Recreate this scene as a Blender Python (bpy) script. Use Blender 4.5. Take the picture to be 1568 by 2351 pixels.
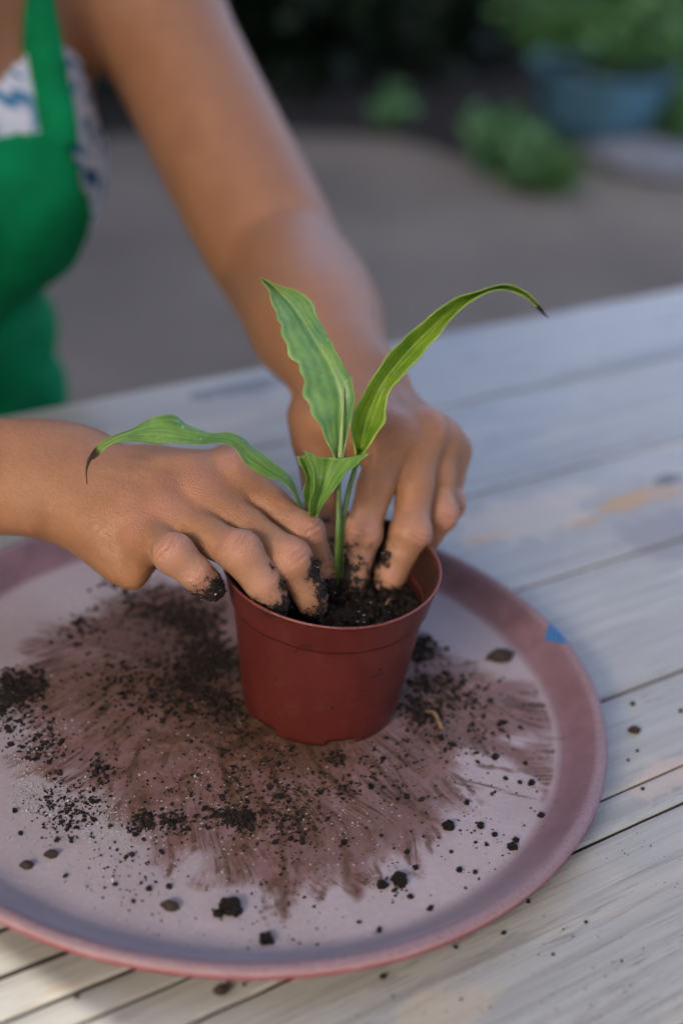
import bpy, bmesh, math, random
import numpy as np
from mathutils import Vector, Matrix, noise as mnoise

for o in list(bpy.data.objects):
    bpy.data.objects.remove(o)
scene = bpy.context.scene
COL = scene.collection
rad = math.radians
rng = np.random.default_rng(7)
random.seed(7)

# ------------------------------------------------------------------ camera
PITCH, ROLL, CAM_Z = rad(30.0), rad(5.5), 1.218
LENS = 50.0
FPX = LENS / 36.0 * 2351.0
CX, CY = 784.0, 1175.5
_r0 = np.array([1.0, 0, 0]); _u0 = np.array([0, math.sin(PITCH), math.cos(PITCH)])
FWD = np.array([0, math.cos(PITCH), -math.sin(PITCH)])
RIGHT = math.cos(ROLL) * _r0 + math.sin(ROLL) * _u0
UP = -math.sin(ROLL) * _r0 + math.cos(ROLL) * _u0
CAM = np.array([0, 0, CAM_Z])
TABLE_Z = 0.75


def at(x, y, d):
    """point of the place seen at photo position x, y and d metres away along the view axis"""
    return CAM + d * (FWD + RIGHT * (x - CX) / FPX - UP * (y - CY) / FPX)


def onz(x, y, z):
    v = FWD + RIGHT * (x - CX) / FPX - UP * (y - CY) / FPX
    return CAM + v * ((z - CAM_Z) / v[2])


cam_data = bpy.data.cameras.new('camera')
cam = bpy.data.objects.new('camera', cam_data)
COL.objects.link(cam)
M = Matrix(((RIGHT[0], UP[0], -FWD[0], CAM[0]), (RIGHT[1], UP[1], -FWD[1], CAM[1]),
            (RIGHT[2], UP[2], -FWD[2], CAM[2]), (0, 0, 0, 1)))
cam.matrix_world = M
cam_data.sensor_fit = 'VERTICAL'
cam_data.sensor_height = 36.0
cam_data.sensor_width = 24.0
cam_data.lens = LENS
cam_data.clip_start = 0.02
cam_data.clip_end = 400
cam_data.dof.use_dof = True
cam_data.dof.focus_distance = 0.676
cam_data.dof.aperture_fstop = 2.9
scene.camera = cam

# ------------------------------------------------------------------ sky, sun, exposure
SUN_EL, SUN_AZ = rad(36), rad(215)       # azimuth clockwise from +Y
sun_vec = Vector((math.sin(SUN_AZ) * math.cos(SUN_EL), math.cos(SUN_AZ) * math.cos(SUN_EL), math.sin(SUN_EL)))
world = bpy.data.worlds.new('World')
scene.world = world
world.use_nodes = True
wn = world.node_tree
sky = wn.nodes.new('ShaderNodeTexSky')
sky.sky_type = 'NISHITA'
sky.sun_disc = False
sky.sun_elevation = SUN_EL
sky.sun_rotation = SUN_AZ
sky.air_density = 0.4
sky.dust_density = 5.0
sky.ozone_density = 0.0
bg = wn.nodes['Background']
wn.links.new(sky.outputs[0], bg.inputs[0])
bg.inputs[1].default_value = 0.15
sun_data = bpy.data.lights.new('sun', 'SUN')
sun_data.energy = 1.1
sun_data.angle = rad(0.12)
sun_data.color = (1.0, 0.93, 0.82)
sun = bpy.data.objects.new('sun', sun_data)
COL.objects.link(sun)
sun.rotation_euler = sun_vec.to_track_quat('Z', 'Y').to_euler()
sun.location = (-3, -3, 6)
vs = scene.view_settings
vs.view_transform = 'Standard'
vs.look = 'None'
vs.exposure = 2.62
vs.gamma = 1.0
vs.use_curve_mapping = False
scene.cycles.use_denoising = True
scene.cycles.max_bounces = 8


# ------------------------------------------------------------------ small helpers
def mesh_obj(name, verts, faces, mat=None, parent=None, smooth=True):
    me = bpy.data.meshes.new(name)
    v = np.asarray(verts, np.float32)
    if isinstance(faces, np.ndarray):
        me.vertices.add(len(v)); me.vertices.foreach_set('co', v.ravel())
        n, k = faces.shape
        me.loops.add(n * k); me.loops.foreach_set('vertex_index', faces.astype(np.int32).ravel())
        me.polygons.add(n)
        me.polygons.foreach_set('loop_start', np.arange(0, n * k, k, dtype=np.int32))
        me.polygons.foreach_set('loop_total', np.full(n, k, np.int32))
        me.update(calc_edges=True); me.validate()
    else:
        me.from_pydata([tuple(map(float, p)) for p in v], [], faces)
        me.update()
    if smooth and len(me.polygons):
        me.polygons.foreach_set('use_smooth', np.ones(len(me.polygons), bool))
    o = bpy.data.objects.new(name, me)
    COL.objects.link(o)
    if mat: me.materials.append(mat)
    if parent: o.parent = parent
    return o


def bm_obj(name, bm, mat=None, parent=None, smooth=False):
    me = bpy.data.meshes.new(name)
    bm.to_mesh(me); bm.free()
    if smooth:
        me.polygons.foreach_set('use_smooth', np.ones(len(me.polygons), bool))
    o = bpy.data.objects.new(name, me)
    COL.objects.link(o)
    if mat: me.materials.append(mat)
    if parent: o.parent = parent
    return o


def empty(name, loc, rz=0.0):
    o = bpy.data.objects.new(name, None)
    COL.objects.link(o)
    o.location = loc
    o.rotation_euler = (0, 0, rz)
    o.empty_display_size = 0.05
    return o


def tag(o, label=None, cat=None, group=None, kind=None):
    if label: o['label'] = label
    if cat: o['category'] = cat
    if group: o['group'] = group
    if kind: o['kind'] = kind
    return o


def attr(o, name, vals):
    a = o.data.attributes.new(name, 'FLOAT', 'POINT')
    a.data.foreach_set('value', np.asarray(vals, np.float32))


def nrm(v):
    v = np.asarray(v, float)
    return v / max(np.linalg.norm(v), 1e-9)


# ------------------------------------------------------------------ materials
class NT:
    """tiny node-tree writer"""
    def __init__(self, name):
        self.m = bpy.data.materials.new(name); self.m.use_nodes = True
        self.t = self.m.node_tree; self.n = self.t.nodes; self.b = self.n['Principled BSDF']

    def add(self, typ, **kw):
        nd = self.n.new(typ)
        ins = kw.pop('ins', {})
        for k, v in kw.items(): setattr(nd, k, v)
        for k, v in ins.items():
            if hasattr(v, 'links') or isinstance(v, bpy.types.NodeSocket): self.t.links.new(v, nd.inputs[k])
            else: nd.inputs[k].default_value = v
        return nd

    def co(self, scale=(1, 1, 1), rot=(0, 0, 0), loc=(0, 0, 0)):
        tc = self.add('ShaderNodeTexCoord')
        mp = self.add('ShaderNodeMapping', ins={0: tc.outputs['Object']})
        mp.inputs['Scale'].default_value = scale; mp.inputs['Rotation'].default_value = rot
        mp.inputs['Location'].default_value = loc
        return mp.outputs[0]

    def noise(self, vec, scale, detail=4, rough=0.55, dist=0.0):
        nd = self.add('ShaderNodeTexNoise', ins={'Vector': vec, 'Scale': scale, 'Detail': detail, 'Roughness': rough, 'Distortion': dist})
        return nd.outputs[0]

    def ramp(self, fac, stops, interp='LINEAR'):
        nd = self.add('ShaderNodeValToRGB', ins={0: fac})
        cr = nd.color_ramp; cr.interpolation = interp
        while len(cr.elements) < len(stops): cr.elements.new(0.5)
        for e, (p, c) in zip(cr.elements, stops):
            e.position = p
            e.color = (c, c, c, 1) if isinstance(c, (int, float)) else (*c, 1)
        return nd.outputs[0]

    def mix(self, fac, a, b, blend='MIX'):
        nd = self.add('ShaderNodeMix', data_type='RGBA', blend_type=blend)
        for i, v in ((0, fac), (6, a), (7, b)):
            if isinstance(v, bpy.types.NodeSocket): self.t.links.new(v, nd.inputs[i])
            elif isinstance(v, (int, float)): nd.inputs[i].default_value = v
            else: nd.inputs[i].default_value = (*v, 1)
        return nd.outputs[2]

    def math(self, op, a, b=0.0, c=0.0, clamp=False):
        nd = self.add('ShaderNodeMath', operation=op, use_clamp=clamp)
        for i, v in ((0, a), (1, b), (2, c)):
            if isinstance(v, bpy.types.NodeSocket): self.t.links.new(v, nd.inputs[i])
            else: nd.inputs[i].default_value = v
        return nd.outputs[0]

    def attr(self, name):
        return self.add('ShaderNodeAttribute', attribute_name=name).outputs['Fac']

    def bump(self, h, strength=0.3, dist=0.001, prev=None):
        nd = self.add('ShaderNodeBump', ins={'Height': h, 'Strength': strength, 'Distance': dist})
        if prev: self.t.links.new(prev, nd.inputs['Normal'])
        return nd.outputs[0]

    def out(self, color=None, rough=None, normal=None, **kw):
        for k, v in (('Base Color', color), ('Roughness', rough), ('Normal', normal), *kw.items()):
            if v is None: continue
            k = k.replace('_', ' ')
            if isinstance(v, bpy.types.NodeSocket): self.t.links.new(v, self.b.inputs[k])
            elif isinstance(v, (tuple, list)) and len(v) == 3 and k != 'Subsurface Radius': self.b.inputs[k].default_value = (*v, 1)
            else: self.b.inputs[k].default_value = v
        return self.m


PL_A = rad(36.0)
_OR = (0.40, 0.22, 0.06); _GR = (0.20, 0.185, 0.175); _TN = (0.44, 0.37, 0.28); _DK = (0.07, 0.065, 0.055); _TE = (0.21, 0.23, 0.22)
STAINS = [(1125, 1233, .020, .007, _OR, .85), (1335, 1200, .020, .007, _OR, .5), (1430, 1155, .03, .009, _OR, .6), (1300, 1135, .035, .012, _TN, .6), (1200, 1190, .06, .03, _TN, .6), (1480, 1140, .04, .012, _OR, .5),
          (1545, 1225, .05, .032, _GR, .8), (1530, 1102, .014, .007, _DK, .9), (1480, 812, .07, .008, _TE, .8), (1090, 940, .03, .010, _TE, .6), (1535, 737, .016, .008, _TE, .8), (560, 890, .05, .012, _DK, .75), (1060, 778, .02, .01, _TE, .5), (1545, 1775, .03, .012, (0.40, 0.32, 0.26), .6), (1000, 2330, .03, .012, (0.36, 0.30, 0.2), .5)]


def mat_wood():
    w = NT('weathered_whitewashed_wood')
    oi = w.add('ShaderNodeObjectInfo')
    tc = w.add('ShaderNodeTexCoord')
    off = w.add('ShaderNodeVectorMath', operation='MULTIPLY_ADD', ins={0: oi.outputs['Random'], 1: (7.3, 3.1, 0), 2: tc.outputs['Object']})

    def mp(s):
        m = w.add('ShaderNodeMapping', ins={0: off.outputs[0]}); m.inputs['Scale'].default_value = s
        return m.outputs[0]
    grain = w.noise(mp((4.0, 130, 20)), 1.0, 6, 0.65, 0.4)
    fine = w.noise(mp((14, 620, 60)), 1.0, 3, 0.6)
    blot = w.noise(mp((3.0, 9, 9)), 1.0, 4, 0.6)
    warm = w.noise(mp((5.0, 16, 9)), 1.3, 4, 0.55, 0.8)
    col = w.ramp(grain, [(0.28, (0.185, 0.178, 0.150)), (0.42, (0.285, 0.28, 0.243)), (0.58, (0.355, 0.353, 0.312)), (0.75, (0.26, 0.252, 0.217))])
    col = w.mix(w.ramp(blot, [(0.35, 0.0), (0.7, 0.45)]), col, (0.205, 0.20, 0.18))
    col = w.mix(w.ramp(warm, [(0.56, 0.0), (0.72, 0.45)]), col, (0.50, 0.43, 0.32))
    orange = w.noise(mp((9, 22, 9)), 1.0, 3, 0.5, 0.6)
    col = w.mix(w.ramp(orange, [(0.69, 0.0), (0.78, 0.75)]), col, (0.42, 0.25, 0.08))
    dash = w.noise(mp((48, 1100, 60)), 1.0, 2, 0.5)
    gate = w.noise(mp((6, 40, 30)), 1.0, 3, 0.5)
    d = w.math('MULTIPLY', w.ramp(dash, [(0.58, 0.0), (0.63, 1.0)]), w.ramp(gate, [(0.50, 0.0), (0.60, 1.0)]))
    col = w.mix(w.math('MULTIPLY', d, 0.62), col, (0.10, 0.078, 0.058))
    crk = w.noise(mp((2.2, 150, 30)), 1.0, 3, 0.5, 0.2)
    col = w.mix(w.ramp(crk, [(0.490, 0.0), (0.497, 0.5), (0.503, 0.5), (0.510, 0.0)]), col, (0.13, 0.11, 0.09))
    col = w.mix(w.ramp(fine, [(0.3, 0.22), (0.6, 0.0)]), col, (0.26, 0.25, 0.235))
    # old dark knots and grey water marks
    kn = w.add('ShaderNodeTexVoronoi', ins={'Vector': mp((2.3, 8.0, 8.0)), 'Scale': 1.0, 'Randomness': 1.0}).outputs['Distance']
    col = w.mix(w.ramp(kn, [(0.035, 0.85), (0.10, 0.0)]), col, (0.12, 0.115, 0.10))
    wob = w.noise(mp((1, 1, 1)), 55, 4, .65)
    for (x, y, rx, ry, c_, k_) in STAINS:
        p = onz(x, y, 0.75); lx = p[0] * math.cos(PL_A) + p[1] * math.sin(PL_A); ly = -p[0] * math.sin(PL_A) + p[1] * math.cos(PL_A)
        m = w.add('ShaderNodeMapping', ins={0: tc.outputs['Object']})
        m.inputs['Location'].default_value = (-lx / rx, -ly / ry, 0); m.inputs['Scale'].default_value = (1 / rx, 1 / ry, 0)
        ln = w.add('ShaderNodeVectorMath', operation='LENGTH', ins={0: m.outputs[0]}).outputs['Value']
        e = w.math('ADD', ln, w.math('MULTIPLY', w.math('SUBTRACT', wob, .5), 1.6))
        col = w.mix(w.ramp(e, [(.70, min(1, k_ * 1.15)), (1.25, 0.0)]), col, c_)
    hgt = w.math('SUBTRACT', grain, w.math('MULTIPLY', d, 0.8))
    nb = w.bump(hgt, 0.35, 0.0012)
    nb = w.bump(fine, 0.2, 0.0004, nb)
    return w.out(col, w.ramp(blot, [(0.3, 0.27), (0.7, 0.40)]), nb, Specular_IOR_Level=0.6)


def mat_simple(name, color, rough=0.6, var=0.15, scale=40, bump=0.2, bdist=0.001, dark=None, **kw):
    w = NT(name)
    n1 = w.noise(w.co(), scale, 5, 0.6)
    dk = dark if dark else tuple(c * (1 - var * 2.2) for c in color)
    col = w.ramp(n1, [(0.3, dk), (0.65, color)])
    return w.out(col, rough, w.bump(n1, bump, bdist), **kw)


def mat_skin():
    w = NT('skin')
    c = w.co()
    base = w.noise(c, 55, 4, 0.6)
    mott = w.noise(c, 420, 3, 0.6)
    col = w.ramp(base, [(0.3, (0.280, 0.125, 0.054)), (0.7, (0.335, 0.157, 0.070))])
    col = w.mix(w.ramp(mott, [(0.35, 0.22), (0.65, 0.0)]), col, (0.19, 0.072, 0.032))
    col = w.mix(w.math('MULTIPLY', w.attr('pale'), 0.75), col, (0.42, 0.235, 0.150))
    col = w.mix(w.math('MULTIPLY', w.attr('pink'), 0.5), col, (0.46, 0.205, 0.145))
    dn = w.noise(c, 260, 5, 0.65)
    da = w.math('ADD', w.attr('dirt'), w.math('MULTIPLY', w.math('SUBTRACT', dn, 0.5), 1.7))
    dm = w.ramp(da, [(0.42, 0.0), (0.58, 1.0)])
    df = w.ramp(da, [(0.12, 0.0), (0.5, 0.55)])
    col = w.mix(df, col, (0.17, 0.075, 0.035))
    col = w.mix(dm, col, (0.018, 0.011, 0.008))
    # fine skin relief: tiny plates and cross lines
    vo = w.add('ShaderNodeTexVoronoi', feature='DISTANCE_TO_EDGE', ins={'Vector': c, 'Scale': 620.0})
    ln = w.ramp(vo.outputs['Distance'], [(0.0, 0.0), (0.12, 1.0)])
    nb = w.bump(ln, 0.5, 0.0005)
    nb = w.bump(w.noise(c, 230, 5, 0.65), 0.50, 0.0009, nb)
    nb = w.bump(w.noise(w.co((1, 1, 4.5), (.4, .5, .3)), 190, 3, 0.6, .6), 0.35, 0.0009, nb)
    cr = w.attr('crease')
    nb = w.bump(w.math('MULTIPLY', cr, -1.0), 0.9, 0.0018, nb)
    nb = w.bump(w.math('MULTIPLY', dm, w.noise(c, 900, 3, 0.7)), 0.8, 0.0015, nb)
    col = w.mix(w.math('MULTIPLY', cr, 0.35), col, (0.20, 0.075, 0.035))
    rough = w.mix(dm, w.ramp(base, [(0.3, 0.40), (0.7, 0.50)]), (0.9, 0.9, 0.9))
    m = w.out(col, rough, nb, Subsurface_Weight=0.10, Subsurface_Scale=0.004)
    w.b.inputs['Subsurface Radius'].default_value = (1.0, 0.35, 0.2)
    w.b.inputs['Specular IOR Level'].default_value = 0.5
    return m


def mat_soil(name='potting_soil', k=1.0):
    w = NT(name)
    c = w.co()
    n1 = w.noise(c, 300, 6, 0.75)
    col = w.ramp(n1, [(0.3, (0.006 * k, 0.0045 * k, 0.0035 * k)), (0.52, (0.016 * k, 0.0105 * k, 0.007 * k)), (0.66, (0.055 * k, 0.032 * k, 0.018 * k))])
    return w.out(col, 0.92, w.bump(w.noise(c, 700, 4, 0.7), 0.9, 0.002), Specular_IOR_Level=0.25)


def mat_leaf(name, c_light, c_dark, c_rib):
    w = NT(name)
    u = w.attr('u'); v = w.attr('v')
    au = w.math('ABSOLUTE', u)
    c = w.co()
    # parallel pleats running along the blade
    pl = w.math('SINE', w.math('MULTIPLY', w.math('ADD', u, w.math('MULTIPLY', w.noise(c, 60, 2), 0.22)), 19.0))
    bl = w.noise(c, 70, 4, 0.6)
    fv = w.noise(w.co((1, 1, 1)), 320, 3, .6)
    f = w.math('ADD', w.math('ADD', w.math('MULTIPLY', pl, 0.07), bl), w.math('MULTIPLY', w.math('SUBTRACT', fv, .5), .35), clamp=True)
    col = w.ramp(f, [(0.28, c_dark), (0.72, c_light)])
    col = w.mix(w.ramp(au, [(0.88, 0.0), (1.0, 0.35)]), col, c_rib)
    col = w.mix(w.ramp(au, [(0.015, 0.6), (0.055, 0.0)]), col, c_rib)
    col = w.mix(w.ramp(v, [(0.80, 0.0), (0.96, 0.55)]), col, (0.33, 0.40, 0.09))
    sp = w.noise(c, 170, 3, 0.6)
    col = w.mix(w.math('MULTIPLY', w.ramp(sp, [(0.64, 0.0), (0.70, 0.75)]), w.ramp(w.noise(c, 28, 2), [(0.42, 0.0), (0.55, 1.0)])), col, (0.42, 0.50, 0.46))
    ds = w.noise(c, 330, 2, 0.5)
    col = w.mix(w.ramp(ds, [(0.75, 0.0), (0.79, 0.9)]), col, (0.03, 0.02, 0.012))
    br = w.math('ADD', v, w.math('MULTIPLY', w.math('SUBTRACT', w.noise(c, 200, 3), 0.5), 0.05))
    col = w.mix(w.math('MULTIPLY', w.ramp(br, [(0.962, 0.0), (0.976, 1.0)]), w.attr('dry')), col, (0.035, 0.018, 0.010))
    nb = w.bump(pl, 0.22, 0.0006)
    nb = w.bump(bl, 0.2, 0.001, nb)
    m = w.out(col, 0.36, nb)
    tr = w.add('ShaderNodeBsdfTranslucent', ins={'Color': w.mix(0.5, col, (0.22, 0.42, 0.03)), 'Normal': nb})
    mx = w.add('ShaderNodeMixShader', ins={0: 0.30, 1: w.b.outputs[0], 2: tr.outputs[0]})
    w.t.links.new(mx.outputs[0], w.n['Material Output'].inputs[0])
    return m


def mat_tray():
    w = NT('dusty_painted_tray')
    c = w.co()
    n1 = w.noise(c, 22, 5, 0.6); n2 = w.noise(c, 340, 4, 0.65); n3 = w.noise(c, 90, 5, 0.6)
    dust = w.ramp(n1, [(0.3, (0.265, 0.218, 0.218)), (0.7, (0.335, 0.282, 0.285))])
    dust = w.mix(w.ramp(n2, [(0.40, 0.25), (0.6, 0.0)]), dust, (0.20, 0.165, 0.19))
    paint = w.ramp(n3, [(0.3, (0.145, 0.070, 0.066)), (0.7, (0.215, 0.115, 0.110))])
    film = w.math('ADD', w.attr('film'), w.math('MULTIPLY', w.math('SUBTRACT', n3, 0.5), 0.6), clamp=True)
    col = w.mix(w.ramp(film, [(0.15, 0.0), (0.55, 0.72), (0.9, 0.95)]), dust, paint)
    col = w.mix(w.math('MULTIPLY', w.ramp(film, [(0.2, 0.0), (0.7, 1.0)]), w.ramp(w.noise(c, 30, 5, .65), [(0.35, 0.12), (0.65, 0.62)])), col, (0.085, 0.044, 0.026))
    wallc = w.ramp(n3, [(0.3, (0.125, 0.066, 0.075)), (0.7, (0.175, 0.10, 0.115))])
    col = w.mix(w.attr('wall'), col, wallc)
    # swept soil: thin brown smears and dark streaks
    # drag lines left by sweeping fingers: noise drawn out along the direction of the sweep
    tc2 = w.add('ShaderNodeTexCoord'); fcx, fcy = (onz(540, 1420, TABLE_Z + .0035)[:2] - np.array([-0.0425, 0.5905]))
    sep = w.add('ShaderNodeSeparateXYZ', ins={0: tc2.outputs['Object']})
    dx = w.math('SUBTRACT', sep.outputs[0], float(fcx)); dy = w.math('SUBTRACT', sep.outputs[1], float(fcy))
    rr = w.math('SQRT', w.math('ADD', w.math('MULTIPLY', dx, dx), w.math('MULTIPLY', dy, dy)))
    an = w.math('ARCTAN2', dx, w.math('MULTIPLY', dy, -1.0))
    sw = w.math('MULTIPLY', w.math('SUBTRACT', w.noise(c, 11, 1, .4), .5), .55)
    an = w.math('ADD', an, sw)

    def drag(ka, kr, lo, hi, det=3):
        v = w.add('ShaderNodeCombineXYZ', ins={0: w.math('MULTIPLY', an, ka), 1: w.math('MULTIPLY', rr, kr), 2: 0.0})
        return w.ramp(w.noise(v.outputs[0], 1.0, det, .6), [(lo, 0.0), (hi, 1.0)])
    fine_s = drag(60.0, 22.0, .48, .64); wide_s = drag(22.0, 14.0, .50, .66, 4)
    st = w.math('MAXIMUM', w.math('MULTIPLY', fine_s, .80), w.math('MULTIPLY', wide_s, .88))
    st = w.math('MULTIPLY', st, w.ramp(w.attr('film'), [(0.10, 0.0), (0.40, 1.0)]))
    st = w.math('MULTIPLY', st, w.ramp(w.noise(c, 34, 4, .65), [(0.38, 0.04), (0.60, 1.0)]))
    st = w.math('MULTIPLY', st, w.ramp(n2, [(0.30, 0.45), (0.55, 1.0)]))
    sm = w.math('MAXIMUM', w.attr('smear'), st)
    sm = w.math('ADD', sm, w.math('MULTIPLY', w.math('SUBTRACT', n2, 0.5), 0.30), clamp=True)
    col = w.mix(w.ramp(sm, [(0.06, 0.0), (0.32, 0.78), (0.7, 0.97)]), col, w.ramp(sm, [(0.25, (0.090, 0.042, 0.019)), (0.85, (0.026, 0.014, 0.0075))]))
    lipn = w.noise(c, 420, 5, 0.7)
    lipc = w.ramp(lipn, [(0.38, (0.165, 0.098, 0.110)), (0.52, (0.215, 0.145, 0.158)), (0.68, (0.13, 0.075, 0.085))])
    col = w.mix(w.attr('lip'), col, lipc)
    edgec = w.ramp(w.noise(c, 60, 3, 0.6), [(0.35, (0.22, 0.035, 0.045)), (0.58, (0.25, 0.06, 0.08)), (0.72, (0.32, 0.21, 0.21))])
    col = w.mix(w.attr('edge'), col, edgec)
    # a chip of blue paint on the inner wall
    bl = w.math('ADD', w.attr('blue'), w.math('MULTIPLY', w.math('SUBTRACT', w.noise(c, 150, 3, 0.6), 0.5), 1.1))
    col = w.mix(w.ramp(bl, [(0.48, 0.0), (0.56, 0.95)]), col, (0.012, 0.10, 0.25))
    nb = w.bump(n2, 0.22, 0.0006)
    nb = w.bump(sm, 0.25, 0.0008, nb)
    rough = w.ramp(n3, [(0.3, 0.50), (0.7, 0.68)])
    return w.out(col, rough, nb, Specular_IOR_Level=0.35)


def mat_pot():
    w = NT('red_plastic')
    c = w.co()
    n1 = w.noise(c, 35, 4, 0.6); n2 = w.noise(c, 600, 3, 0.6)
    col = w.ramp(n1, [(0.3, (0.066, 0.0078, 0.0054)), (0.7, (0.086, 0.0108, 0.0076))])
    sc = w.noise(w.co((40, 40, 260)), 1.0, 4, 0.65, 0.6)
    gate = w.noise(w.co((1, 1, 1), (0, 0, 0), (3.3, 1.7, 0.4)), 48, 3, 0.6)
    d = w.math('MULTIPLY', w.ramp(sc, [(0.60, 0.0), (0.64, 1.0)]), w.ramp(gate, [(0.50, 0.0), (0.60, 1.0)]))
    col = w.mix(w.math('MULTIPLY', d, 0.85), col, (0.010, 0.005, 0.004))
    sp = w.add('ShaderNodeTexVoronoi', ins={'Vector': c, 'Scale': 190.0}).outputs['Distance']
    col = w.mix(w.ramp(sp, [(0.055, 0.55), (0.085, 0.0)]), col, (0.13, 0.045, 0.035))
    col = w.mix(w.attr('rim'), col, (0.15, 0.036, 0.027))
    col = w.mix(w.math('MULTIPLY', w.attr('inner_dark'), w.ramp(n2, [(0.3, 1.0), (0.7, 0.75)])), col, (0.005, 0.0035, 0.0028))
    dusty = w.noise(c, 120, 4, 0.7)
    col = w.mix(w.ramp(dusty, [(0.52, 0.0), (0.75, 0.45)]), col, (0.13, 0.045, 0.035))
    return w.out(col, w.ramp(n1, [(0.3, 0.40), (0.7, 0.52)]), w.bump(n2, 0.10, 0.0004))


def mat_floral():
    w = NT('floral_cloth')
    c = w.co()
    n = w.noise(c, 20, 2, 0.5, 1.8)
    col = w.ramp(n, [(0.34, (0.006, 0.03, 0.10)), (0.40, (0.012, 0.16, 0.30)), (0.44, (0.50, 0.56, 0.60)), (0.62, (0.58, 0.60, 0.66)), (0.67, (0.02, 0.17, 0.31))])
    return w.out(col, 0.85, w.bump(w.noise(c, 900, 2), 0.2, 0.0005))


def mat_apron():
    w = NT('green_apron_cloth')
    c = w.co()
    n = w.noise(c, 26, 4, 0.6)
    wv = w.noise(w.co((900, 900, 900)), 1.0, 2, 0.5)
    col = w.ramp(n, [(0.3, (0.0006, 0.135, 0.045)), (0.7, (0.001, 0.225, 0.080))])
    nb = w.bump(wv, 0.25, 0.0005)
    return w.out(col, 0.85, w.bump(n, 0.3, 0.004, nb), Specular_IOR_Level=0.12)


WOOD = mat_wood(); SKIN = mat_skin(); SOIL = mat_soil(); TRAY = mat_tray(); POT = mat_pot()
FLORAL = mat_floral(); APRON = mat_apron()
GROUND = NT('gravelly_ground')
_c = GROUND.co(); _n = GROUND.noise(_c, 2.2, 5, 0.6); _n2 = GROUND.noise(_c, 70, 4, 0.7)
_col = GROUND.ramp(_n, [(0.25, (0.13, 0.108, 0.085)), (0.75, (0.235, 0.200, 0.160))])
_col = GROUND.mix(GROUND.ramp(_n2, [(0.35, 0.4), (0.6, 0.0)]), _col, (0.12, 0.11, 0.10))
GROUND = GROUND.out(_col, 0.9, GROUND.bump(_n2, 0.6, 0.02))
DARK_EDGE = mat_simple('dark_board_edge', (0.045, 0.035, 0.026), 0.9, 0.2, 60)  # side faces of the boards, darker than their tops
PERLITE = mat_simple('perlite', (0.42, 0.42, 0.39), 0.8, 0.1, 300)
BARK = mat_simple('bark_chip', (0.026, 0.014, 0.009), 0.85, 0.2, 200)
TWIG = mat_simple('dry_twig', (0.20, 0.125, 0.06), 0.8, 0.2, 200)
ROOT = mat_simple('pale_root', (0.20, 0.17, 0.15), 0.7, 0.1, 200)
STEM = mat_simple('green_stem', (0.085, 0.155, 0.03), 0.45, 0.2, 120)
LEAF_BLUE = mat_leaf('cool_green_leaf', (0.23, 0.41, 0.12), (0.10, 0.255, 0.095), (0.38, 0.50, 0.14))
LEAF_LIME = mat_leaf('lime_green_leaf', (0.34, 0.48, 0.05), (0.13, 0.27, 0.022), (0.42, 0.54, 0.15))
LEAF_MID = mat_leaf('mid_green_leaf', (0.22, 0.40, 0.08), (0.09, 0.22, 0.04), (0.32, 0.46, 0.14))

# ------------------------------------------------------------------ ground
gp = 60
g = mesh_obj('ground', [(-gp, -gp, 0), (gp, -gp, 0), (gp, gp + 60, 0), (-gp, gp + 60, 0)], [(0, 1, 2, 3)], GROUND)
tag(g, kind='structure')

# ------------------------------------------------------------------ table
PL_A = rad(36.0)
TDIR = np.array([math.cos(PL_A), math.sin(PL_A)]); TNOR = np.array([-math.sin(PL_A), math.cos(PL_A)])


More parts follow.
